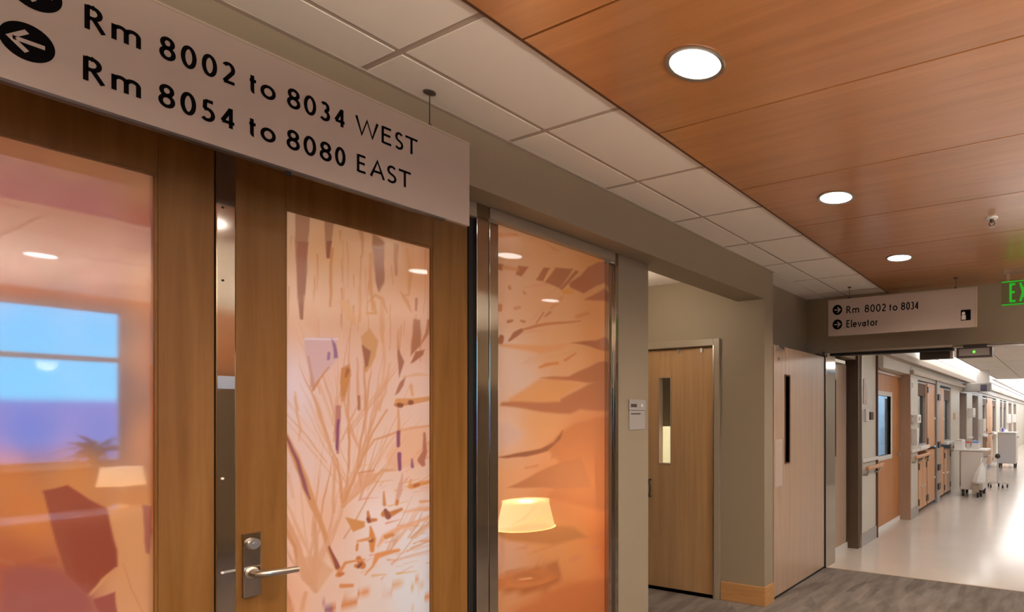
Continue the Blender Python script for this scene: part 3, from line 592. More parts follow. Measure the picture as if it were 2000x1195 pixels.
ops_s = [
 ('p', Cq((250, 215), (380, 228), (400, 245), (250, 248)), (204, 128, 76), 3), ('p', Cq((250, 398), (310, 405), (302, 442), (250, 432)), DK, 2.5), ('p', Cq((398, 412), (458, 420), (415, 475), (382, 462)), DK, 2.5), ('s', Cq((310, 425, 12), (390, 440, 12)), (206, 126, 72), 3, .7),
 ('p', Cq((548, 425), (585, 430), (540, 505), (498, 495)), DK, 2.5), ('p', Cq((612, 428), (712, 430), (640, 548), (548, 512)), DK, 2.5), ('p', Cq((735, 440), (752, 450), (650, 560), (638, 550)), DK, 2), ('s', Cq((580, 440, 5), (550, 500, 5)), (220, 150, 88), 2),
 ('p', Cq((800, 420), (860, 392), (945, 395), (945, 500), (850, 530), (780, 575), (700, 545), (690, 520), (760, 470)), (166, 92, 54), 3), ('p', Cq((890, 550), (945, 525), (945, 618), (780, 612), (830, 585)), (170, 94, 52), 3), ('p', Cq((640, 560), (700, 545), (720, 575), (660, 580)), (216, 136, 60), 3),
 ('p', Cq((560, 285), (640, 330), (600, 320)), (206, 134, 72), 2), ('s', Cq((342, 540, 9), (344, 550, 9)), (196, 122, 76), 2), ('s', Cq((430, 572, 8), (436, 580, 8)), (198, 124, 78), 2), ('s', Cq((292, 650, 14), (290, 670, 14)), (190, 112, 64), 2), ('s', Cq((375, 665, 10), (400, 660, 10)), (198, 128, 86), 2),
 ('s', Cq((335, 738, 10), (355, 735, 8)), (168, 98, 60), 2), ('s', Cq((410, 735, 7), (428, 742, 8)), (186, 112, 68), 2), ('s', Cq((300, 830, 14), (290, 855, 18), (275, 862, 6)), (160, 90, 56), 2), ('s', Cq((340, 850, 5), (380, 815, 16), (415, 795, 12)), (160, 92, 58), 2), ('s', Cq((420, 785, 6), (500, 765, 9), (640, 748, 7), (760, 735, 4)), (190, 112, 66), 2),
 ('s', Cq((500, 745, 5), (540, 690, 6)), (192, 116, 72), 2), ('s', Cq((555, 710, 7), (580, 690, 8)), (192, 116, 72), 2), ('s', Cq((740, 715, 10), (800, 695, 12)), (196, 118, 66), 3, .8), ('s', Cq((590, 660, 8), (650, 600, 10)), (204, 128, 70), 4, .7),
 ('p', Cq((250, 870), (380, 900), (520, 925), (640, 905), (700, 868), (620, 875), (420, 880), (330, 872)), (216, 142, 88), 4), ('p', Cq((700, 866), (850, 848), (945, 805), (945, 918), (880, 905), (790, 882)), DK, 2.5), ('s', Cq((520, 1005, 6), (560, 990, 10), (625, 985, 8)), (204, 122, 62), 2.5), ('s', Cq((670, 968, 9), (730, 925, 6)), (204, 122, 66), 2.5),
 ('p', Cq((525, 1072), (600, 1058), (690, 1060), (800, 1010), (860, 975), (945, 960), (945, 1080), (800, 1100), (700, 1085), (600, 1080)), (176, 102, 60), 3), ('p', Cq((640, 1195), (720, 1150), (800, 1110), (945, 1060), (945, 1230), (640, 1230)), (178, 104, 62), 4), ('p', Cq((340, 1195), (440, 1130), (520, 1075), (640, 1080), (760, 1100), (640, 1190), (600, 1230), (340, 1230)), (214, 138, 76), 5, .8),
 ('p', Dq((290, -10), (640, 40), (700, 40), (760, 10), (945, 30), (945, -30), (300, -30)), (178, 104, 64), 4), ('p', Dq((560, 235), (620, 180), (645, 145), (720, 95), (860, 60), (945, 50), (945, 620), (640, 545), (560, 530), (600, 480), (560, 440), (640, 330)), (196, 116, 66), 7),
 ('p', Dq((270, 290), (340, 280), (430, 262), (520, 240), (600, 205), (655, 138), (640, 190), (560, 255), (440, 290), (330, 298)), (150, 84, 52), 2.5), ('p', Dq((335, 468), (470, 400), (640, 320), (760, 290), (820, 470), (600, 472), (500, 470)), (186, 112, 68), 3), ('s', Dq((440, 352, 7), (510, 340, 8)), (198, 124, 78), 2.5, .8), ('s', Dq((585, 300, 5), (600, 280, 14), (630, 265, 5)), (192, 118, 72), 2.5, .8),
 ('p', Dq((250, 95), (340, 95), (430, 150), (400, 190), (300, 235), (250, 240)), (206, 162, 140), 12, .8),
 ('p', Dq((250, 735), (330, 705), (430, 688), (560, 680), (720, 700), (800, 760), (600, 800), (480, 795), (340, 775)), (196, 122, 66), 6), ('p', Dq((250, 1000), (330, 955), (430, 938), (540, 930), (620, 888), (655, 1000), (560, 1070), (440, 1090), (250, 1065)), (190, 108, 56), 5), ('p', Dq((330, 1195), (500, 1120), (690, 1020), (945, 1000), (945, 1210), (330, 1210)), (206, 108, 52), 8, .7),
]
base_s = mixgrad([(970, 450, (216, 156, 112)), (1080, 470, (214, 146, 92)), (1190, 510, (206, 128, 66)), (980, 560, (218, 158, 118)), (1080, 600, (216, 148, 98)), (1185, 610, (212, 132, 70)), (975, 700, (216, 172, 144)), (1010, 740, (212, 170, 146)), (1100, 690, (218, 150, 96)), (1185, 680, (212, 134, 76)),
                  (980, 840, (218, 172, 144)), (1060, 820, (218, 148, 92)), (1150, 860, (206, 124, 72)), (980, 950, (224, 152, 100)), (1100, 960, (206, 124, 72)), (1185, 900, (206, 108, 62)), (985, 1090, (220, 158, 120)), (1080, 1060, (224, 146, 82)), (1150, 1080, (232, 146, 78)), (1188, 1080, (226, 110, 52)), (1080, 1180, (222, 128, 66)), (985, 1180, (228, 148, 92))])
fine_s = []
for _ in range(46):
    x_ = rs.uniform(968, 1190); y_ = rs.uniform(460, 1190); w_ = rs.uniform(20, 90)
    fine_s.append(('s', [(x_, y_, .6), (x_ + w_ / 2, y_ - rs.uniform(2, 16), rs.uniform(1, 4)), (x_ + w_, y_ - rs.uniform(6, 40), .6)], (206, 128 + rs.uniform(-14, 30), 68 + rs.uniform(0, 34)), 2.5, rs.uniform(.2, .5)))
ops_s = fine_s + ops_s
ops_l = [
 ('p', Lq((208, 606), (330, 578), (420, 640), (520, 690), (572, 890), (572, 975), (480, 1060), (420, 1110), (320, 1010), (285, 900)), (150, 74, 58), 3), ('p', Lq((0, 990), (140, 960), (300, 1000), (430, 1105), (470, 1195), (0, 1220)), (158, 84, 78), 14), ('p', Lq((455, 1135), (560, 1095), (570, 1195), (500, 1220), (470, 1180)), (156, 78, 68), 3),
 ('p', Lq((520, 690), (690, 680), (745, 760), (745, 1210), (580, 1210), (572, 900)), (210, 146, 104), 6), ('p', Lq((690, 672), (738, 680), (735, 780), (740, 800), (728, 915), (710, 905)), (166, 96, 82), 3), ('s', Lq((600, 960, 3), (640, 1080, 4), (690, 1195, 4)), (196, 122, 84), 2, .7), ('s', Lq((440, 1110, 3), (500, 1040, 10), (560, 985, 6)), (208, 144, 100), 3),
 ('s', Lq((0, 945, 8), (60, 960, 10)), (180, 108, 76), 5, .6), ('s', Lq((190, 950, 14), (260, 940, 18)), (166, 88, 62), 6, .7), ('s', Lq((735, 0, 4), (740, 300, 4), (742, 800, 4)), (214, 110, 60), 2, .8),
]
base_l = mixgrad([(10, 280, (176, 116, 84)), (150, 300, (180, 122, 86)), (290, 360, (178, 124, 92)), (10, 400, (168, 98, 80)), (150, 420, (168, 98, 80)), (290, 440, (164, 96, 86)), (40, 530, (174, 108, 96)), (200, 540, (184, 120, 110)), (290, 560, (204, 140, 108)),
                  (60, 650, (132, 108, 112)), (200, 650, (136, 110, 112)), (60, 740, (130, 108, 116)), (200, 740, (136, 112, 116)), (290, 700, (190, 138, 122)), (60, 840, (112, 94, 116)), (200, 840, (124, 100, 112)), (290, 860, (196, 138, 112)), (20, 930, (200, 122, 70)), (150, 930, (204, 132, 80)), (60, 1010, (202, 120, 66)), (30, 1100, (176, 92, 64)), (270, 1000, (208, 138, 90)), (270, 1150, (214, 152, 110)), (100, 1170, (160, 86, 76))])  # stops cooled and darkened under the mirrored window: reflection put into the print

# ------------------------------------------------------------------ double doors, steel mullion and frame
ZG = 2.243; ZDT = 2.40
def glazed_door(name, y0, y1, gy0, gy1, label):
    t = thing(name, (-.20, (y0 + y1) / 2, 0), label, 'door', kind='structure')
    b = MB(); b.box(-.225, -.18, y0, gy0, .008, ZDT); b.box(-.225, -.18, gy1, y1, .008, ZDT)
    b.box(-.225, -.18, gy0, gy1, .008, .25); b.box(-.225, -.18, gy0, gy1, ZG, ZDT)
    build('door_leaf', b, 'doorwood', t, bev=.0015)
    m = MB(); w = .006
    m.frame(-.196, -.184, gy0 - .001, gy1 + .001, .249, ZG + .001, gy0 + w, gy1 - w, .25 + w, ZG - w)
    build('glazing_bead', m, 'doorwood', t)
    return t
tl = glazed_door('door_1', -.04, .868, .07, .739, 'left glazed wood door with salmon orange leaf film, below the large sign')
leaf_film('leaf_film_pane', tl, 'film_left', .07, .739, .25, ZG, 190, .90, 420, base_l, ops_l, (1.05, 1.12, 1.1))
tr = glazed_door('door_2', .921, 1.750, 1.058, 1.589, 'right glazed wood door with pale bamboo leaf film and steel lever')
leaf_film('leaf_film_pane', tr, 'film_right', 1.058, 1.589, .25, ZG, 200, .90, 440, base_r, ops_r, (1.06, 1.33, 1.75))
# lever lock on the right door
lk = build('lock_plate', B(-.180, -.170, .937, .985, .957, 1.163), 'steel', tr, bev=.002)
build('cylinder', MB().lathe([(.018, -.170), (.018, -.158), (.015, -.155), (.006, -.155), (.005, -.152)], (0, .961, 1.128), 24, axis='x'), 'satin', lk, smooth=True)
build('lever_handle', MB().tube([(-.170, .958, 1.035), (-.150, .958, 1.035), (-.128, .960, 1.035), (-.118, .972, 1.034), (-.116, .99, 1.033), (-.117, 1.03, 1.030), (-.119, 1.066, 1.028)],
      [.013, .012, .012, .012, .0115, .011, .0105], 16), 'satin', lk, smooth=True)
build('lever_rose', MB().lathe([(.019, -.170), (.019, -.164), (.014, -.160)], (0, .958, 1.035), 24, axis='x'), 'satin', lk, smooth=True)
# removable steel mullion between the doors
t = thing('center_mullion', (-.18, .895, 0), 'narrow stainless steel mullion strip between the two glazed doors', 'door mullion')
build('bar', B(-.225, -.173, .8695, .9195, 0, ZDT), 'steel', t, bev=.003)
build('lower_plate', B(-.173, -.1705, .8705, .9165, .70, 1.385), 'steel', t)
build('label_plate', B(-.1732, -.1722, .873, .916, 1.625, 1.665), 'satin', t)
for z in (1.345, 1.052): build('bolt_head', MB().lathe([(.004, -.1706), (.004, -.1676), (.001, -.1668)], (0, .884, z), 12, axis='x'), 'white', t)
build('strike_bolt', B(-.1706, -.168, .888, .9165, 1.049, 1.056), 'grey', t)
for z in (1.963, 2.19): build('screw', MB().lathe([(.0035, -.1731), (.0035, -.1715)], (0, .886, z), 10, axis='x'), 'black', t)
# polished frame: jambs and head round doors and sidelight
t = thing('door_frame', (-.17, 1.3, 0), 'polished stainless frame around the double doors and the glass panel', 'door frame', kind='structure')
def jamb(name, y0, y1, x1=-.150): build(name, B(-.27, x1, y0, y1, 0, ZB - .001), 'steel', t, bev=.0015)
jamb('jamb', -.12, -.045); jamb('jamb', 1.774, 1.836)
build('rebate', B(-.27, -.176, 1.752, 1.774, 0, ZDT + .02), 'black', t)
build('jamb_stop', B(-.27, -.158, 1.846, 1.893, 0, 2.42), 'steel', t, bev=.0015)
build('reveal_groove', B(-.27, -.172, 1.836, 1.847, 0, ZB - .002), 'dark', t)
jamb('jamb', 2.690, 2.716)
build('jamb_stop', B(-.27, -.165, 2.650, 2.690, 0, 2.42), 'steel', t, bev=.0015)
build('frame_head', MB().box(-.27, -.150, -.045, 1.774, ZDT + .018, ZB - .001).box(-.27, -.150, 1.842, 2.690, 2.435, ZB - .001), 'framepaint', t, bev=.0015)
build('frame_sill', B(-.27, -.16, 1.893, 2.650, 0, .10), 'steel', t)
ts = thing('window_1', (-.20, 2.27, .1), 'tall fixed glass panel with amber feathery leaf film, right of the doors', 'window', kind='structure')
leaf_film('leaf_film_pane', ts, 'film_side', 1.893, 2.650, .10, 2.435, 230, .80, 440, base_s, ops_s, (.98, 1.12, 1.36))
# room plaque on the pier
t = thing('room_plaque', (XD, 2.90, 1.545), 'small grey room plaque on the taupe pier beside the glass panel', 'sign')
build('plate', B(XD, XD + .006, 2.826, 2.975, 1.455, 1.572), 'grey', t, bev=.002)
hp = build('header_plate', B(XD, XD + .009, 2.822, 2.980, 1.574, 1.638), 'grey', t, bev=.002)
build('display', B(XD + .009, XD + .0095, 2.835, 2.892, 1.592, 1.612), 'dark', hp)
build('button', MB().lathe([(.010, XD + .009), (.010, XD + .0105)], (0, 2.94, 1.603), 16, axis='x'), 'offwhite', hp)
build('text_line', B(XD + .006, XD + .0065, 2.84, 2.93, 1.548, 1.556), 'dark', t)

# ------------------------------------------------------------------ family room behind the film (added pendants light the film from behind)
b = MB().box(-3.5, -3.4, YB, 2.95, 0, ZC); b.box(-3.4, -.3, 2.93, 3.0, 0, ZC); b.box(-3.4, -.3, YB - .1, YB, 0, ZC); b.box(-3.4, -.25, YB, 2.93, ZC, ZC + .08)
b.box(-.31, -.27, YB, -.12, 0, ZC)
struct('wall_room', b, 'room', 'warm painted walls of the room behind the leaf film glass', 'wall')
M['globe'] = emit('pendant_globe', (1.0, .95, .90), 2.0)
for x, y, lb in ((-1.9, .25, 'added globe pendant backlighting the left film door'), (-1.9, 1.6, 'added globe pendant backlighting the right film door')):
    t = thing('backlight_pendant', (x, y, ZC), lb, 'lamp')
    build('cord', MB().tube([(x, y, 2.0), (x, y, ZC)], .004, 8), 'dark', t)
    build('globe', MB().lathe([(.16 * sin(pi * i / 14) + .001, 1.85 - .16 * cos(pi * i / 14)) for i in range(15)], (x, y, 0), 24), 'globe', t, smooth=True)
    L = bpy.data.lights.new('backlight_bulb', 'POINT'); L.energy = E_LOUNGE; L.color = (1.0, .95, .90); L.shadow_soft_size = .16
    ob = bpy.data.objects.new('backlight_bulb', L); COL.objects.link(ob); ob.location = (x, y, 1.66)
# unseen alcove lamp, given a globe shape to light the alcove ceiling
t = thing('ceiling_lamp', (-.95, 3.5, ZC - .03), 'unseen globe lamp under the alcove ceiling before the pale door', 'lamp')
build('lamp_base', MB().lathe([(.09, ZC - .03), (.09, ZC - .05), (.05, ZC - .06)], (-.95, 3.5, 0), 24), 'satin', t)
build('globe', MB().lathe([(.11 * sin(pi * k / 12) + .001, 2.56 - .11 * cos(pi * k / 12)) for k in range(13)], (-.95, 3.5, 0), 24), 'globe', t, smooth=True)
L = bpy.data.lights.new('alcove_bulb', 'POINT'); L.energy = 6.5; L.color = WARM; L.shadow_soft_size = .11
ob = bpy.data.objects.new('alcove_bulb', L); COL.objects.link(ob); ob.location = (-.95, 3.5, 2.42)
# unseen torchieres across the hall, added to brighten the ceiling
for x, y, lb in ((4.7, -.6, 'added torchiere uplight in the waiting area behind the viewer'), (4.8, .85, 'added torchiere uplight in the waiting area before the window'), (4.2, 4.0, 'added torchiere uplight in the waiting area opposite the alcove'), (2.9, -2.4, 'added torchiere uplight near the back wall')):
    t = thing('added_torchiere', (x, y, 0), lb, 'lamp', 'added torchiere uplights across the hall')
    build('base', MB().lathe([(.14, 0), (.14, .02), (.02, .04)], (x, y, 0), 24), 'dark', t); build('pole', MB().tube([(x, y, .03), (x, y, 1.42)], .014, 10), 'dark', t)
    build('bowl', MB().lathe([(.03, 1.40), (.10, 1.44), (.16, 1.50), (.165, 1.50), (.10, 1.43), (.03, 1.39)], (x, y, 0), 28), 'satin', t, smooth=True)
    so = spot((x, y, 1.50), E_UP * (.4 if y > 3 else 1.0), (1.0, .86, .70), 157, .12, .06); so.rotation_euler = (pi, 0, 0)
t = thing('side_table', (-.75, 2.55, 0), 'small round table under the lamp behind the amber film panel', 'table')
build('table_top', MB().lathe([(.20, .53), (.20, .555), (.001, .555)], (-.75, 2.55, 0), 32), 'orangewood', t)
build('pedestal', MB().lathe([(.14, 0), (.14, .02), (.03, .04), (.03, .53)], (-.75, 2.55, 0), 20), 'satin', t)
t = thing('table_lamp', (-.73, 2.557, .555), 'glowing table lamp showing through the amber leaf film panel', 'lamp')
build('base', MB().lathe([(.075, .555), (.075, .57), (.06, .578), (.01, .582)], (-.73, 2.557, 0), 28), 'satin', t, smooth=True)
build('stem', MB().tube([(-.73, 2.557, .578), (-.73, 2.557, .95)], .007, 10), 'satin', t)
def shade_mat(s):
    m = bpy.data.materials.new('lit_lamp_shade'); m.use_nodes = True; n = m.node_tree; p = n.nodes['Principled BSDF']
    p.inputs['Base Color'].default_value = (.85, .72, .55, 1); p.inputs['Emission Color'].default_value = (1.0, .70, .38, 1); p.inputs['Emission Strength'].default_value = s; return m
M['shade'] = shade_mat(2.0); M['shade_far'] = shade_mat(1.0)
build('lamp_shade', MB().lathe([(.172, .868), (.165, .868), (.130, 1.028), (.137, 1.03)], (-.73, 2.557, 0), 40), 'shade', t, smooth=True)
L = bpy.data.lights.new('bulb', 'POINT'); L.energy = 4; L.color = (1, .62, .3); L.shadow_soft_size = .04
ob = bpy.data.objects.new('bulb', L); COL.objects.link(ob); ob.location = (-.73, 2.557, 1.06)
# table lamp across the hall (mirrored in the left glass)
t = thing('table_lamp', (4.5, 2.0, .75), 'lit table lamp across the hall, mirrored in the left glass door', 'lamp')
build('base', MB().lathe([(.07, .75), (.07, .77), (.03, .80), (.025, .93), (.01, .97)], (4.5, 2.0, 0), 24), 'satin', t, smooth=True)
build('lamp_shade', MB().lathe([(.15, .96), (.145, .96), (.125, 1.10), (.13, 1.105)], (4.5, 2.0, 0), 36), 'shade_far', t, smooth=True)
t = thing('console_table', (4.5, 1.75, 0), 'wooden table carrying the lamp across the hall', 'table')
build('table_top', B(4.25, 4.75, 1.2, 2.3, .71, .75), 'firewood', t, bev=.004)
for x in (4.29, 4.71):
    for y in (1.24, 2.26): build('leg', B(x - .025, x + .025, y - .025, y + .025, 0, .71), 'firewood', t)

# potted plant by the daylight window (mirrored in the left glass)
px_, py_ = 5.55, 2.12
t = thing('potted_plant', (px_, py_, 0), 'leafy potted plant before the daylight window, mirrored in the left glass door', 'plant')
build('pot', MB().lathe([(.13, 0), (.17, .48), (.18, .50), (.16, .50), (.15, .46), (.001, .46)], (px_, py_, 0), 24), 'brownpaint', t, smooth=True)
build('stem', MB().tube([(px_, py_, .45), (px_ + .01, py_ - .02, .8), (px_, py_, 1.22)], [.022, .018, .012], 8), 'firewood', t)
M['leaf'] = plain('dark_green_leaf', (.05, .11, .035), .45, vary=.3)
b = MB(); rl = random.Random(5)
for i in range(46):
    a = rl.uniform(0, 2 * pi); L_ = rl.uniform(.16, .30); up = rl.uniform(-.05, .22); w_ = rl.uniform(.025, .045); z0 = rl.uniform(1.12, 1.26)
    pts = [(L_ * k / 4 * cos(a), L_ * k / 4 * sin(a), z0 + up * k / 4 - .10 * (k / 4) ** 2.5) for k in range(5)]
    ww = [.2, .8, 1, .7, .05]; n_ = (-sin(a), cos(a))
    vs = [(px_ + p[0] + q * n_[0] * w_ * ww[k], py_ + p[1] + q * n_[1] * w_ * ww[k], p[2]) for k, p in enumerate(pts) for q in (-1, 1)]
    b.add(vs, [(2 * k, 2 * k + 1, 2 * k + 3, 2 * k + 2) for k in range(4)])
build('foliage', b, 'leaf', t)

# ------------------------------------------------------------------ alcove door
t = thing('door_3', (-.9, 4.36, 0), 'pale maple door with narrow vision window at the end of the alcove', 'door', kind='structure')
dx0, dx1, yf = -1.30, -.474, 4.345
b = MB().frame_y(yf, yf + .045, dx0, dx1, .012, 2.128, -1.070, -.940, 1.115, 1.880); build('door_leaf', b, 'alcwood', t, bev=.0015)
b = MB().frame_y(yf - .006, yf + .05, -1.078, -.932, 1.107, 1.888, -1.066, -.944, 1.119, 1.876); lf = build('lite_frame', b, 'firewood', t)
build('glass', B(-1.07, -.94, yf + .02, yf + .026, 1.115, 1.88), 'clear', t)
b = MB().frame_y(4.290, 4.40, -1.36, -.412, 0, 2.190, dx0 - .004, dx1 + .004, -.01, 2.132); build('door_frame', b, 'framepaint', t, bev=.003)
b = B(-.4735, -.462, 4.287, 4.345, 0, 2.132)
build('hinge_strip', b, 'satin', t)
build('pull_handle', MB().tube([(-1.165, yf, .965), (-1.165, yf - .03, .965), (-1.150, yf - .045, .955), (-1.135, yf - .05, .91), (-1.135, yf - .05, .87), (-1.150, yf - .045, .825), (-1.165, yf - .03, .815), (-1.165, yf, .815)], .009, 10), 'dark', t, smooth=True)
for x in (-.62, -.86): build('closer_bracket', B(x - .012, x + .012, yf - .008, yf, 2.085, 2.125), 'satin', t)
# room seen through its vision window
b = MB().box(-2.6, -.30, 5.9, 6.0, 0, 2.6); b.box(-2.7, -2.6, 4.47, 6.0, 0, 2.6); b.box(-2.6, -.30, 4.47, 6, -.05, 0); b.box(-2.6, -.30, 4.47, 6, 2.6, 2.65); b.box(-2.6, -1.65, 4.40, 4.47, 0, 2.6)
b.box(-.34, -.30, 4.47, 6.0, 0, 2.6)
struct('wall_office', b, 'cream', 'cream walls of the lit room seen through the alcove door window', 'wall')
tag(build('roller_blind', B(-1.9, -.5, 4.62, 4.63, 1.44, 2.3), 'grey'), 'grey blind hanging behind the vision window of the alcove door', 'blind')
spot((-1.2, 5.2, 2.55), 130, (1, .95, .8), 165, .8, .2)

# ------------------------------------------------------------------ fire doors folded back on the left wall
def fire_door(name, xf, y0, y1, z0, ly0, ly1, lz0, lz1, label):
    t = thing(name, (xf - .02, (y0 + y1) / 2, 0), label, 'door', kind='structure')
    build('door_leaf', MB().frame(xf - .045, xf, y0, y1, z0, 2.134, ly0, ly1, lz0, lz1), 'firewood', t, bev=.0015)
    f = build('lite_frame', MB().frame(xf - .05, xf + .006, ly0 - .012, ly1 + .012, lz0 - .012, lz1 + .012, ly0, ly1, lz0, lz1), 'seam', t)
    build('glass', B(xf - .028, xf - .024, ly0, ly1, lz0, lz1), 'darkglass', t)
    return t
t = fire_door('door_4', 0.0, 4.490, 5.655, .022, 4.715, 4.800, 1.135, 1.885, 'brown fire door folded back against the wall beside the column')
build('push_plate', B(0, .003, 4.505, 4.655, .94, 1.34), 'pushplate', t)
build('closer_body', B(-.02, .02, 4.53, 4.66, 2.10, 2.135), 'satin', t, bev=.003)
build('closer_arm', B(-.12, .012, 5.50, 5.53, 2.136, 2.15), 'black', t)
build('viewer_cap', MB().lathe([(.016, 0), (.014, .008), (.003, .010)], (0, 4.585, 2.02), 16, axis='x'), 'satin', t)
build('bottom_shadow_strip', B(-.040, -.004, 4.49, 5.655, .004, .022), 'black', t)  # black strip standing in for the shadow line below the leaf
build('edge_gap_strip', B(-.044, .002, 5.655, 5.672, .0, 2.15), 'black', t)  # black strip standing in for the dark gap beside the leaf
t = fire_door('door_5', -.10, 5.985, 6.63, .075, 6.20, 6.265, 1.10, 1.93, 'brown fire door leaf folded back just past the opening')
build('kick_strip', B(-.125, -.092, 5.985, 6.66, .0, .075), 'offwhite', t)
build('closer_body', B(-.10, -.03, 6.02, 6.40, 2.115, 2.155), 'satin', t, bev=.004)
build('edge_channel', B(-.145, -.095, 6.63, 6.66, .0, 2.134), 'dark', t)
t = thing('door_frame', (.03, 5.7, 0), 'steel frame lining the opening to the far corridor', 'door frame', kind='structure')
build('jamb', B(-.03, .012, 5.676, YH1, 0, 2.165), 'steel', t, bev=.002)
build('frame_head', B(.0, 1.24, 5.672, 5.78, 2.168, 2.19), 'satin', t)
build('head_stop', B(.045, 1.24, 5.70, 5.80, 2.145, 2.168), 'black', t)
build('head_lining', B(1.24, 2.45, 5.80, YH1, 2.180, 2.187), 'firewood', t)

t = thing('door_magnet', (1.05, 5.9, 2.08), 'dark holding box under the header, left of its twin with green light', 'door device', 'dark boxes under the header')
build('housing', B(.905, 1.200, 5.86, 5.94, 2.083, 2.165), 'dark', t, bev=.004); build('end_cap', B(1.19, 1.215, 5.855, 5.945, 2.083, 2.15), 'offwhite', t)
build('bracket', B(.95, 1.15, 5.87, 5.93, 2.165, 2.186), 'dark', t)
M['led'] = emit('green_led', (.15, .9, .05), .8)
t = thing('door_magnet', (1.42, 5.72, 2.06), 'dark holding box with a green light under the header', 'door device', 'dark boxes under the header')
build('housing', B(1.272, 1.579, 5.70, 5.78, 2.068, 2.160), 'dark', t, bev=.004)
build('face_plate', B(1.295, 1.555, 5.697, 5.70, 2.085, 2.148), 'grey', t)
build('led', MB().lathe([(.012, 5.697), (.010, 5.692), (.002, 5.691)], (1.425, 0, 2.118), 14, axis='y'), 'led', t)
build('bracket', B(1.33, 1.53, 5.705, 5.775, 2.16, 2.186), 'dark', t)

# ------------------------------------------------------------------ far corridor shell
ZF = 2.55; XW = .12
M['fwall'] = plain('pale_taupe_corridor_paint', (.56, .52, .45), .45)
M['panel'] = emit('luminous_ceiling_panel', (1.0, .95, .90), 1.9); M['panel_near'] = emit('unseen_ceiling_panel', (1.0, .94, .88), 4.3)
b = MB()
b.box(-.30, -.16, YH1, 6.75, 0, ZF)                                 # behind the second leaf
b.box(-.30, -.0, YH1, 6.67, 2.19, ZF)
struct('wall_pocket', b, 'wall', 'dark recess wall behind the second fire door leaf', 'wall')
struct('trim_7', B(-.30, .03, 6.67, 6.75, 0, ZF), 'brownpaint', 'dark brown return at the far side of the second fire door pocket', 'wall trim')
def wall_seg(y0, y1, z0=0, z1=ZF, x=XW): return (x - .25, x, y0, y1, z0, z1)
b = MB(); b.box(-.22, .03, 6.75, 7.42, 0, ZF)
b.box(-.22, -.10, 7.42, 8.93, 2.15, ZF); b.box(-.22, .03, 7.42, 7.70, 2.15, ZF)
b.box(-.22, .12, 7.42, 8.90, 2.15, ZF)
solid = [(8.88, 9.40), (12.42, 13.50), (14.60, 15.50), (16.65, 17.55), (21.2, 22.5), (23.4, 23.8), (25.0, 26.0), (27.6, 28.6), (30.2, 36.5)]
for y0, y1 in solid: b.box(*wall_seg(y0, y1))
opens = [(9.40, 12.42), (13.50, 14.60), (15.50, 16.65), (17.55, 21.2), (22.5, 23.4), (23.8, 25.0), (26.0, 27.6), (28.6, 30.2)]
for y0, y1 in opens:
    b.box(*wall_seg(y0, y1, 2.10)); b.box(-.32, -.20, y0, y1, 0, 2.10)
struct('wall_corridor', b, 'fwall', 'pale left wall of the far corridor with door and window bays', 'wall')
struct('wall_corridor_right', B(2.6, 2.7, YH1, 36.5, 0, ZF), 'fwall', 'pale right wall of the far corridor', 'wall')
struct('wall_end', B(-.3, 2.7, 36.5, 36.6, 0, ZF), 'fwall', 'pale end wall of the far corridor', 'wall')
# ceiling of the far corridor
b = MB()
yy = 5.95
while yy < 17.9:
    for x0, x1 in ((.50, 1.10), (1.10, 1.70), (1.70, 2.30), (2.30, 2.60)):
        b.box(x0 + .012, x1 - .012, yy + .012, min(yy + 1.2, 18) - .012, ZF, ZF + .02)
    yy += 1.2
b.box(-.2, .50, YH1, 9.0, ZF, ZF + .02)
c = struct('ceiling', b, 'tile', 'cream tile ceiling of the far corridor', 'ceiling')
build('suspension_grid', MB().box(-.2, 2.6, YH1, 18, ZF + .008, ZF + .05), 'tbar', c)
b = MB().box(-.2, 2.7, 18, 36.6, ZF + .12, ZF + .2); b.box(-.2, .16, 18, 36.5, ZF - .0, ZF + .12)
struct('ceiling', b, 'white', 'bright white ceiling at the far end of the corridor', 'ceiling')
t = thing('light_cove', (.3, 13, ZF), 'long bright light panel along the left edge of the far ceiling', 'ceiling light')
build('diffuser', MB().box(.135, .47, 9.0, 17.6, ZF - .004, ZF + .004), 'panel', t); [build('frame_rail', B(a, c, 9.0, 17.6, ZF - .008, ZF + .01), 'white', t) for a, c in ((.47, .50), (.12, .135))]
k = 0
for y0 in (18.6, 22.2, 25.8, 29.4, 33.0):
    k += 1
    t = thing('ceiling_light', (1.3, y0 + 1.5, ZF + .12), ['nearest', 'second', 'third', 'fourth', 'farthest'][k - 1] + ' large white light panel in the bright far ceiling', 'ceiling light', 'light panels in the far corridor ceiling')
    build('diffuser', B(.25, 2.4, y0, y0 + 3.1, ZF + .105, ZF + .115), 'panel', t); [build('frame_rail', B(a, a + .03, y0 - .03, y0 + 3.13, ZF + .10, ZF + .12), 'white', t) for a in (.22, 2.40)]
for i, y0 in enumerate((6.15, 8.5, 10.8, 14.2)):  # unseen panels on the right, nearest added to brighten the vinyl floor
    t = thing('ceiling_light', (1.75, y0, ZF), ['added ceiling light panel just past the header on the right', 'unseen ceiling light panel second past the header on the right', 'unseen ceiling light panel midway along the tile ceiling at right', 'unseen ceiling light panel near the end of the tile ceiling'][i], 'ceiling light')
    build('diffuser', B(1.72, 2.28, y0, y0 + 1.15, ZF - .006, ZF - .002), 'panel_near', t); [build('frame_rail', B(a, a + .02, y0 - .02, y0 + 1.17, ZF - .008, ZF), 'white', t) for a in (1.70, 2.28)]
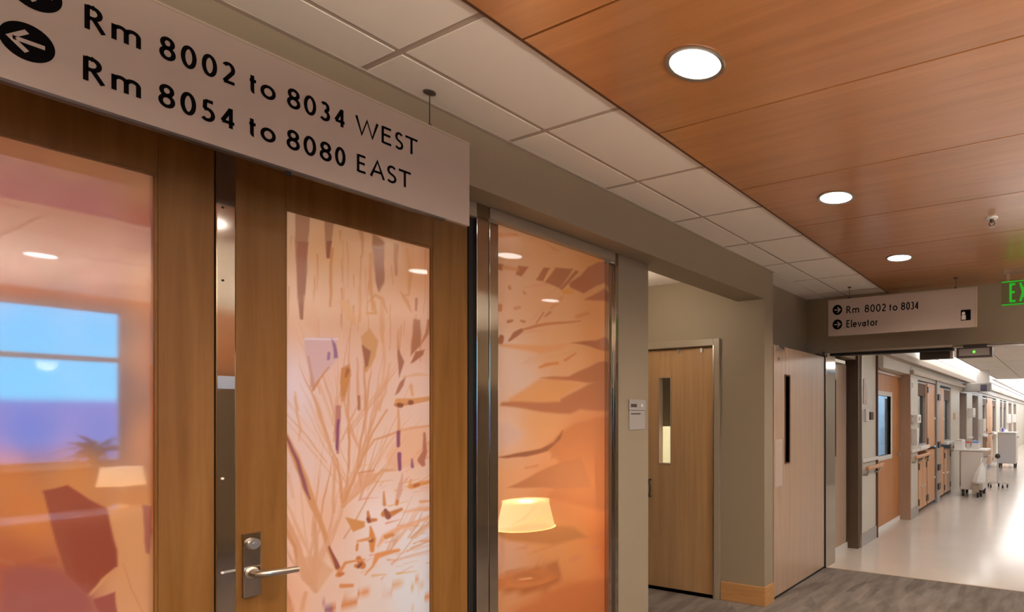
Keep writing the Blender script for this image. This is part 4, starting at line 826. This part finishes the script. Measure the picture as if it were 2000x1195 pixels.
# crown bands along the left wall
for n, (z0, z1, dxx, mm, lb) in enumerate(((2.30, 2.38, .10, 'tbar', 'brown upper crown band along the far corridor wall'), (2.385, 2.47, .06, 'fwall', 'pale fascia between the crown bands of the far corridor'), (2.155, 2.215, .05, 'tbar', 'brown lower band above the far corridor doors'))):
    bb = MB().box(XW, XW + dxx, 7.42 if n < 2 else 8.9, 36.4, z0, z1)
    struct('trim_%d' % (n + 2), bb, mm, lb, 'wall trim')
struct('baseboard_corridor', MB().box(.03, .042, 6.75, 7.42, 0, .15).box(XW, XW + .012, 8.90, 9.40, 0, .15), 'grey', 'grey baseboard at the foot of the far corridor wall', 'baseboard')
struct('trim_5', MB().box(.026, .050, 6.752, 6.775, 0, 2.5), 'satin', 'pale steel corner guard on the near corner of the far corridor wall', 'corner guard')
struct('trim_6', MB().box(.02, .052, 7.40, 7.435, 0, 2.3), 'seam', 'dark corner guard before the orange door', 'corner guard')

# orange door with window
t = thing('door_6', (-.03, 8.3, 0), 'orange wood door with a blue tinted window, nearest in the far corridor', 'door', kind='structure')
build('door_leaf', MB().frame(-.08, -.035, 7.44, 8.87, .06, 2.10, 7.60, 8.36, 1.0, 1.81), 'reddoor', t)
build('lite_frame', MB().frame(-.085, -.025, 7.54, 8.42, .94, 1.87, 7.60, 8.36, 1.0, 1.81), 'offwhite', t)
build('glass', B(-.065, -.06, 7.60, 8.36, 1.0, 1.81), 'doorglass', t)
build('blind_stack', B(-.075, -.067, 8.20, 8.33, 1.0, 1.78), 'slate', t)
build('kick_strip', B(-.085, -.028, 7.44, 8.87, 0, .06), 'white', t)
build('frame', MB().box(-.10, .13, 8.87, 8.91, 0, 2.15).box(-.10, .03, 7.40, 7.44, 0, 2.15).box(-.10, .0, 7.44, 8.87, 2.10, 2.15), 'firewood', t)
build('door_lever', MB().tube([(-.035, 8.72, .98), (.01, 8.72, .98), (.02, 8.60, .98)], .010, 8), 'satin', t)
b = MB().box(-1.5, -1.4, 7.3, 9.6, 0, 2.4).box(-1.4, -.16, 7.2, 7.3, 0, 2.4).box(-1.4, -.33, 9.3, 9.38, 0, 2.4).box(-1.5, -.12, 7.2, 9.38, 2.4, 2.45).box(-1.5, -.09, 7.2, 9.38, -.06, 0).box(-.33, -.22, 8.93, 9.38, 0, 2.4)
struct('wall_patient_room', b, 'reflectblue', 'room walls coloured pale blue for the reflections in the orange door window', 'wall')  # wall colour stands in for pale blue reflections in the door glass
t = thing('ceiling_lamp', (-.75, 8.3, 2.4), 'added globe lamp in the room behind the orange door window', 'lamp')  # unseen lamp added so the door window looks bright
build('globe', MB().lathe([(.10 * sin(pi * k / 12) + .001, 2.25 - .10 * cos(pi * k / 12)) for k in range(13)], (-.75, 8.3, 0), 20), 'globe', t, smooth=True)
build('cord', B(-.755, -.745, 8.295, 8.305, 2.34, 2.4), 'dark', t)
L = bpy.data.lights.new('room_bulb', 'POINT'); L.energy = 14; L.color = (.9, .96, 1.0); L.shadow_soft_size = .08
ob = bpy.data.objects.new('room_bulb', L); COL.objects.link(ob); ob.location = (-.75, 8.3, 2.05)
tag(build('wall_notice', B(-.60, -.59, 9.02, 9.29, 1.40, 1.66), 'blue'), 'blue notice board in the room behind the orange door window', 'notice')

# wall devices on the first wall segment
t = thing('wall_plaque', (.03, 6.92, 1.69), 'tall narrow dark plaque on the first wall past the fire doors', 'sign')
build('plate', B(.03, .045, 6.86, 6.98, 1.68, 1.975), 'firewood', t); build('edge', B(.03, .047, 6.85, 6.86, 1.68, 1.975), 'offwhite', t)
t = thing('card_reader', (.03, 7.07, 1.46), 'pale card reader with a dark window below the narrow plaque', 'card reader')
build('body', B(.03, .06, 6.90, 7.02, 1.47, 1.62), 'offwhite', t, bev=.004); build('reader_window', B(.03, .075, 7.03, 7.15, 1.49, 1.585), 'seam', t)
# handrails
def handrail(y0, y1, x, label):
    t = thing('handrail', (x, (y0 + y1) / 2, .9), label, 'handrail', 'handrails along the far corridor')
    build('rail', B(x + .055, x + .095, y0, y1, .90, .945), 'orangewood', t, bev=.008)
    build('bumper', B(x, x + .03, y0, y1, .985, 1.03), 'offwhite', t, bev=.006)
    n = max(2, int((y1 - y0) / .45) + 1)
    for i in range(n):
        y = y0 + .08 + (y1 - y0 - .16) * i / (n - 1)
        build('bracket', MB().tube([(x, y, .84), (x + .05, y, .84), (x + .075, y, .90)], .014, 8), 'satin', t)
    return t
handrail(6.78, 7.44, .03, 'handrail on the first wall segment past the fire doors')
handrail(8.92, 10.02, XW, 'handrail with peach rail after the orange door, below the dispensers')
handrail(12.3, 13.45, XW, 'handrail segment behind the nearer white cart')
handrail(14.7, 15.45, XW, 'short handrail between the two brown doors')
handrail(21.3, 22.4, XW, 'handrail beside the farther white cart')
# dispensers
def box_thing(name, y0, y1, z0, z1, d, mm, label, cat, x=XW, extra=None, group=None):
    t = thing(name, (x, (y0 + y1) / 2, z0), label, cat, group)
    build('body', B(x, x + d, y0, y1, z0, z1), mm, t, bev=min(.012, d * .2))
    if extra: build(extra[0], B(x + d, x + d + .004, y0 + (y1 - y0) * extra[2], y0 + (y1 - y0) * extra[3], z0 + (z1 - z0) * extra[4], z0 + (z1 - z0) * extra[5]), extra[1], t)
    return t
box_thing('glove_dispenser', 8.98, 9.22, 1.43, 1.555, .09, 'white', 'white glove box holder on the wall after the orange door', 'dispenser', extra=('opening', 'grey', .3, .7, .3, .7))
box_thing('soap_dispenser', 8.60 + .32, 9.02, 1.10, 1.355, .10, 'white', 'tall white sanitizer dispenser below the glove box', 'dispenser', extra=('label_strip', 'violet', .55, .95, .02, .2))
box_thing('wall_notice', 8.93, 9.05, 1.93, 2.06, .01, 'offwhite', 'pale notice high on the wall beside the orange door', 'notice', extra=('print', 'grey', .2, .8, .2, .8))
box_thing('wall_monitor', 8.90, 8.98, 1.42, 1.55, .02, 'grey', 'grey wall switch plate left of the glove box', 'switch plate', extra=('switch', 'white', .3, .7, .3, .7))

# window-and-cabinet bays
def bay_window(n, y0, y1, z0, z1, label, mm='blueglass', frame='grey'):
    t = thing('window_%d' % n, (XW - .05, (y0 + y1) / 2, z0), label, 'window', kind='structure')
    build('frame', MB().frame(XW - .12, XW - .01, y0, y1, z0, z1, y0 + .03, y1 - .03, z0 + .03, z1 - .03), frame, t)
    build('pane', B(XW - .07, XW - .06, y0 + .03, y1 - .03, z0 + .03, z1 - .03), mm, t)
    build('blind_cassette', B(XW - .058, XW - .02, y0 + .03, y1 - .03, z1 - .22, z1 - .03), 'seam', t)
    build('sill', B(XW - .02, XW + .05, y0, y1, z0 - .05, z0), 'white', t)
    return t
def cabinet(y0, y1, z0, z1, label, ndoor=2, group='orange wood cabinets of the corridor bays', hinge=True):
    t = thing('wall_cabinet', (XW, (y0 + y1) / 2, z0), label, 'cabinet', group)
    build('carcass', B(XW - .31, XW - .02, y0, y1, z0, z1), 'orangewood', t)
    w = (y1 - y0) / ndoor
    for i in range(ndoor):
        a = y0 + w * i + .008; c = y0 + w * (i + 1) - .008
        d = build('cabinet_door', B(XW - .02, XW, a, c, z0 + .01, z1 - .01), 'orangewood', t)
        build('knob', MB().lathe([(.018, 0), (.020, .02), (.004, .024)], (XW, c - .08 if i % 2 == 0 else a + .08, z0 + (z1 - z0) * .45), 10, axis='x'), 'white', d)
        if hinge:
            for zz in (z0 + .12, z1 - .12):
                build('hinge', B(XW, XW + .012, a - .004 if i % 2 == 0 else c - .05, a + .05 if i % 2 == 0 else c + .004, zz - .05, zz + .05), 'dark', d)
    return t
cabinet(9.44, 10.08, .06, .86, 'low orange cabinet under the nearest tall grey window')
bay_window(3, 9.42, 10.08, 1.06, 2.08, 'tall grey blue window bay right of the dispensers')
cabinet(10.12, 10.78, 1.0, 2.09, 'upper orange cabinet left of the grey post', 1)
cabinet(10.12, 10.78, .06, .96, 'lower orange cabinet left of the grey post', 1)
t = thing('grey_post', (XW - .02, 10.95, 0), 'grey vertical post with black fittings between the orange cabinets', 'post')
build('post', B(XW + .002, XW + .03, 10.82, 11.08, 0, 2.15), 'grey', t)
for z in (1.86, 1.02, .62, .28): build('fitting', B(XW + .03, XW + .06, 10.84, 11.02, z - .05, z + .06), 'dark', t, bev=.006)
cabinet(11.12, 11.62, 1.0, 2.06, 'upper orange cabinet right of the grey post', 1)
cabinet(11.12, 11.62, .06, .96, 'lower orange cabinet right of the grey post', 1)
bay_window(4, 11.68, 12.38, 1.04, 2.06, 'second tall grey window bay, right of the orange cabinets')
cabinet(11.68, 12.38, .06, .90, 'low orange cabinet under the second tall window, by the cart')
box_thing('wall_sign', 12.75, 12.98, 1.46, 1.60, .012, 'orangewood', 'small orange sign on the wall behind the nearer cart', 'sign', extra=('border', 'firewood', .2, .8, .2, .8))
def patient_door(n, y0, y1, label):
    t = thing('door_%d' % n, (0, (y0 + y1) / 2, 0), label, 'door', kind='structure')
    build('door_leaf', B(-.10, -.055, y0 + .05, y1 - .05, .01, 2.05), 'reddoor', t)
    build('frame', MB().frame(-.12, XW - .005, y0, y1, 0, 2.10, y0 + .05, y1 - .05, -.01, 2.05), 'grey', t)
    build('door_lever', MB().tube([(-.055, y1 - .15, .98), (-.01, y1 - .15, .98), (0, y1 - .27, .98)], .011, 8), 'satin', t)
    build('kick_plate', B(-.055, -.052, y0 + .07, y1 - .07, .03, .30), 'satin', t)
    return t
patient_door(7, 13.50, 14.60, 'first brown orange patient room door beyond the nearer cart')
patient_door(8, 15.50, 16.65, 'second brown orange patient room door, right of a white device')
box_thing('paper_dispenser', 14.75, 15.15, 1.50, 1.72, .12, 'white', 'white box on the wall between the two brown doors', 'dispenser', extra=('slot', 'grey', .2, .8, .1, .2))
box_thing('paper_dispenser', 16.75, 17.25, 1.05, 1.45, .12, 'white', 'white dispenser right of the second brown door', 'dispenser', extra=('slot', 'grey', .2, .8, .1, .2))
bay_window(5, 17.58, 18.45, 1.0, 2.05, 'dark window left of the farther pale orange cabinet', 'darkglass', 'white')
cabinet(18.50, 20.1, 1.0, 2.08, 'pale orange upper cabinet in the farther bay'); cabinet(18.50, 20.1, .06, .96, 'pale orange lower cabinet in the farther bay')
bay_window(6, 20.15, 21.15, 1.0, 2.05, 'dark window right of the farther orange cabinet', 'darkglass')
bay_window(7, 22.52, 23.38, 1.0, 2.05, 'dark window behind the farther white cart', 'darkglass')
bay_window(8, 23.82, 24.98, 1.0, 2.05, 'dark window just right of the one behind the farther cart', 'darkglass')
cabinet(22.52, 23.38, .06, .92, 'low cabinet behind the farther white cart', 1, hinge=False); cabinet(23.82, 24.98, .06, .92, 'low cabinet right of the farther cart', 1, hinge=False)
patient_door(9, 26.0, 27.6, 'orange patient room door far down the corridor'); patient_door(10, 28.6, 30.2, 'farthest visible orange door near the corridor end')
box_thing('paper_dispenser', 25.2, 25.7, 1.25, 1.6, .12, 'white', 'white dispenser left of the far orange door', 'dispenser'); box_thing('paper_dispenser', 27.8, 28.3, 1.25, 1.6, .12, 'white', 'white dispenser right of the far orange door', 'dispenser')
# projecting overhead box
t = thing('corridor_display', (.45, 14.1, 2.08), 'grey overhead box projecting from the wall with a dark purple screen', 'display')
build('housing', B(XW, .70, 14.0, 14.25, 2.08, 2.26), 'grey', t, bev=.01); build('screen', B(.49, .62, 13.99, 14.0, 2.085, 2.225), 'screen', t)
build('mount', B(.40, .66, 14.05, 14.2, 2.26, ZF), 'offwhite', t)
# small square light at the right edge
t = thing('ceiling_speaker', (.78, 13.2, ZF), 'small pale ceiling fitting in the far corridor tiles', 'ceiling fitting')
build('plate', MB().lathe([(.12, ZF), (.12, ZF - .015), (.09, ZF - .02), (.001, ZF - .02)], (.78, 13.2, 0), 20), 'white', t)

# ------------------------------------------------------------------ white carts
def cart(loc, w, dep, h, label, tray):
    x, y, _ = loc
    t = thing('utility_cart', loc, label, 'cart', 'white carts in the far corridor')
    build('body', B(x - w / 2, x + w / 2, y, y + dep, .13, h), 'offwhite', t, bev=.015)
    build('tray_top', MB().box(x - w / 2 - tray[0], x + w / 2 + tray[1], y - .02, y + dep + .02, h, h + .035), 'white', t, bev=.01)
    build('push_handle', MB().tube([(x + w / 2, y + .12, h - .12), (x + w / 2 + .07, y + .12, h - .10), (x + w / 2 + .07, y + dep - .12, h - .10), (x + w / 2, y + dep - .12, h - .12)], .012, 8), 'grey', t)
    for sx in (-1, 1):
        for yy in (y + .06, y + dep - .06):
            cx_ = x + sx * (w / 2 - .045)
            c = build('caster', MB().lathe([(.015, -.022), (.055, -.02), (.058, 0), (.055, .02), (.015, .022)], (cx_, yy, .058), 16, axis='x'), 'rubber', t, smooth=True)
            build('fork', MB().box(cx_ - .03, cx_ + .03, yy - .025, yy + .025, .085, .135), 'dark', c)
    return t
cart((.575, 11.95, 0), .41, .62, .868, 'nearer white cart with a plastic bag on its side', (.13, .08))
cart((.625, 19.0, 0), .50, .70, 1.02, 'farther white cart with a low tray top', (.01, .0))
def item(name, x0, x1, y0, y1, z0, z1, mm, label, cat, cap=None):
    t = thing(name, ((x0 + x1) / 2, (y0 + y1) / 2, z0), label, cat)
    build('body', B(x0, x1, y0, y1, z0, z1), mm, t, bev=.006)
    if cap: build(cap[0], B(x0 + .01, x1 - .01, y0 - .004, y1 - .01, z1 - .002, z1 + cap[2]) if cap[3] == 'top' else B(x1 - .05, x1 + .003, y0 - .003, y1, z0 + .01, z1), cap[1], t)
zt = .903
item('supply_box', .25, .40, 12.0, 12.4, zt, zt + .155, 'white', 'white box at the left end of the nearer cart top', 'box', ('lid', 'offwhite', .02, 'top'))
item('supply_bottle', .47, .53, 12.02, 12.09, zt, zt + .11, 'offwhite', 'pale bottle with a red cap on the nearer cart', 'bottle', ('cap', 'red', .035, 'top'))
item('tissue_box', .57, .70, 12.0, 12.2, zt, zt + .12, 'white', 'white box with blue lid on the nearer cart', 'box', ('lid', 'blue', .03, 'top'))
item('supply_box', .41, .52, 19.1, 19.5, 1.055, 1.17, 'white', 'white and violet box on the farther cart', 'box', ('label_band', 'violet', .02, 'side'))
# plastic bag hanging on the nearer cart
b = MB(); n = 18
prof = [(.02, .66), (.03, .62), (.06, .56), (.085, .46), (.10, .38), (.105, .31), (.07, .28), (.01, .275)]
vs = []; random.seed(3)
for i, (r, z) in enumerate(prof):
    for j in range(n):
        a = 2 * pi * j / n; q = r * (1 + .16 * sin(5 * a + i * .9) + random.uniform(-.06, .06))
        vs.append((.72 - .05 * (z - .3) / .36 * -1.2 + q * cos(a) * 1.05, 11.80 + q * sin(a) * .75, z))
fs = [(i * n + j, i * n + (j + 1) % n, (i + 1) * n + (j + 1) % n, (i + 1) * n + j) for i in range(len(prof) - 1) for j in range(n)]
b.add(vs, fs + [tuple(range(n)), tuple((len(prof) - 1) * n + j for j in range(n))])
tg = thing('plastic_bag', (.7, 11.86, .27), 'crumpled white plastic bag hanging on the nearer cart', 'bag')
build('bag', b, 'bag', tg, smooth=True)
build('bag_tie', MB().tube([(.745, 11.86, .655), (.755, 11.88, .70), (.76, 11.915, .75)], .006, 8), 'bag', tg)
tw = thing('waste_bin', (.66, 11.86, .02), 'small beige bin under the plastic bag at the foot of the nearer cart', 'bin')
build('bin_body', B(.605, .715, 11.80, 11.93, .10, .245), 'signedge', tw, bev=.008)
c = build('caster', MB().lathe([(.01, -.018), (.045, -.018), (.048, 0), (.045, .018), (.01, .018)], (.70, 11.86, .048), 14, axis='x'), 'rubber', tw)
build('foot', B(.66, .73, 11.82, 11.90, .09, .11), 'dark', tw)
# rolling stand behind the cart
x, y = .86, 13.8
t = thing('rolling_stand', (x, y, 0), 'low rolling stand with a dark knob behind the nearer cart', 'stand')
build('pole', MB().tube([(x, y, .08), (x, y, .62)], .02, 10), 'offwhite', t)
build('knob', MB().lathe([(.02, .62), (.05, .64), (.055, .68), (.03, .72), (.005, .725)], (x, y, 0), 14), 'dark', t, smooth=True)
for i in range(5):
    a = 2 * pi * i / 5 + .3
    g = build('leg', MB().tube([(x, y, .11), (x + .20 * cos(a), y + .20 * sin(a), .085)], [.02, .014], 8), 'offwhite', t)
    build('caster', MB().lathe([(.01, -.014), (.036, -.014), (.036, .014), (.01, .014)], (x + .20 * cos(a), y + .20 * sin(a), .036), 12, axis='x'), 'rubber', g)
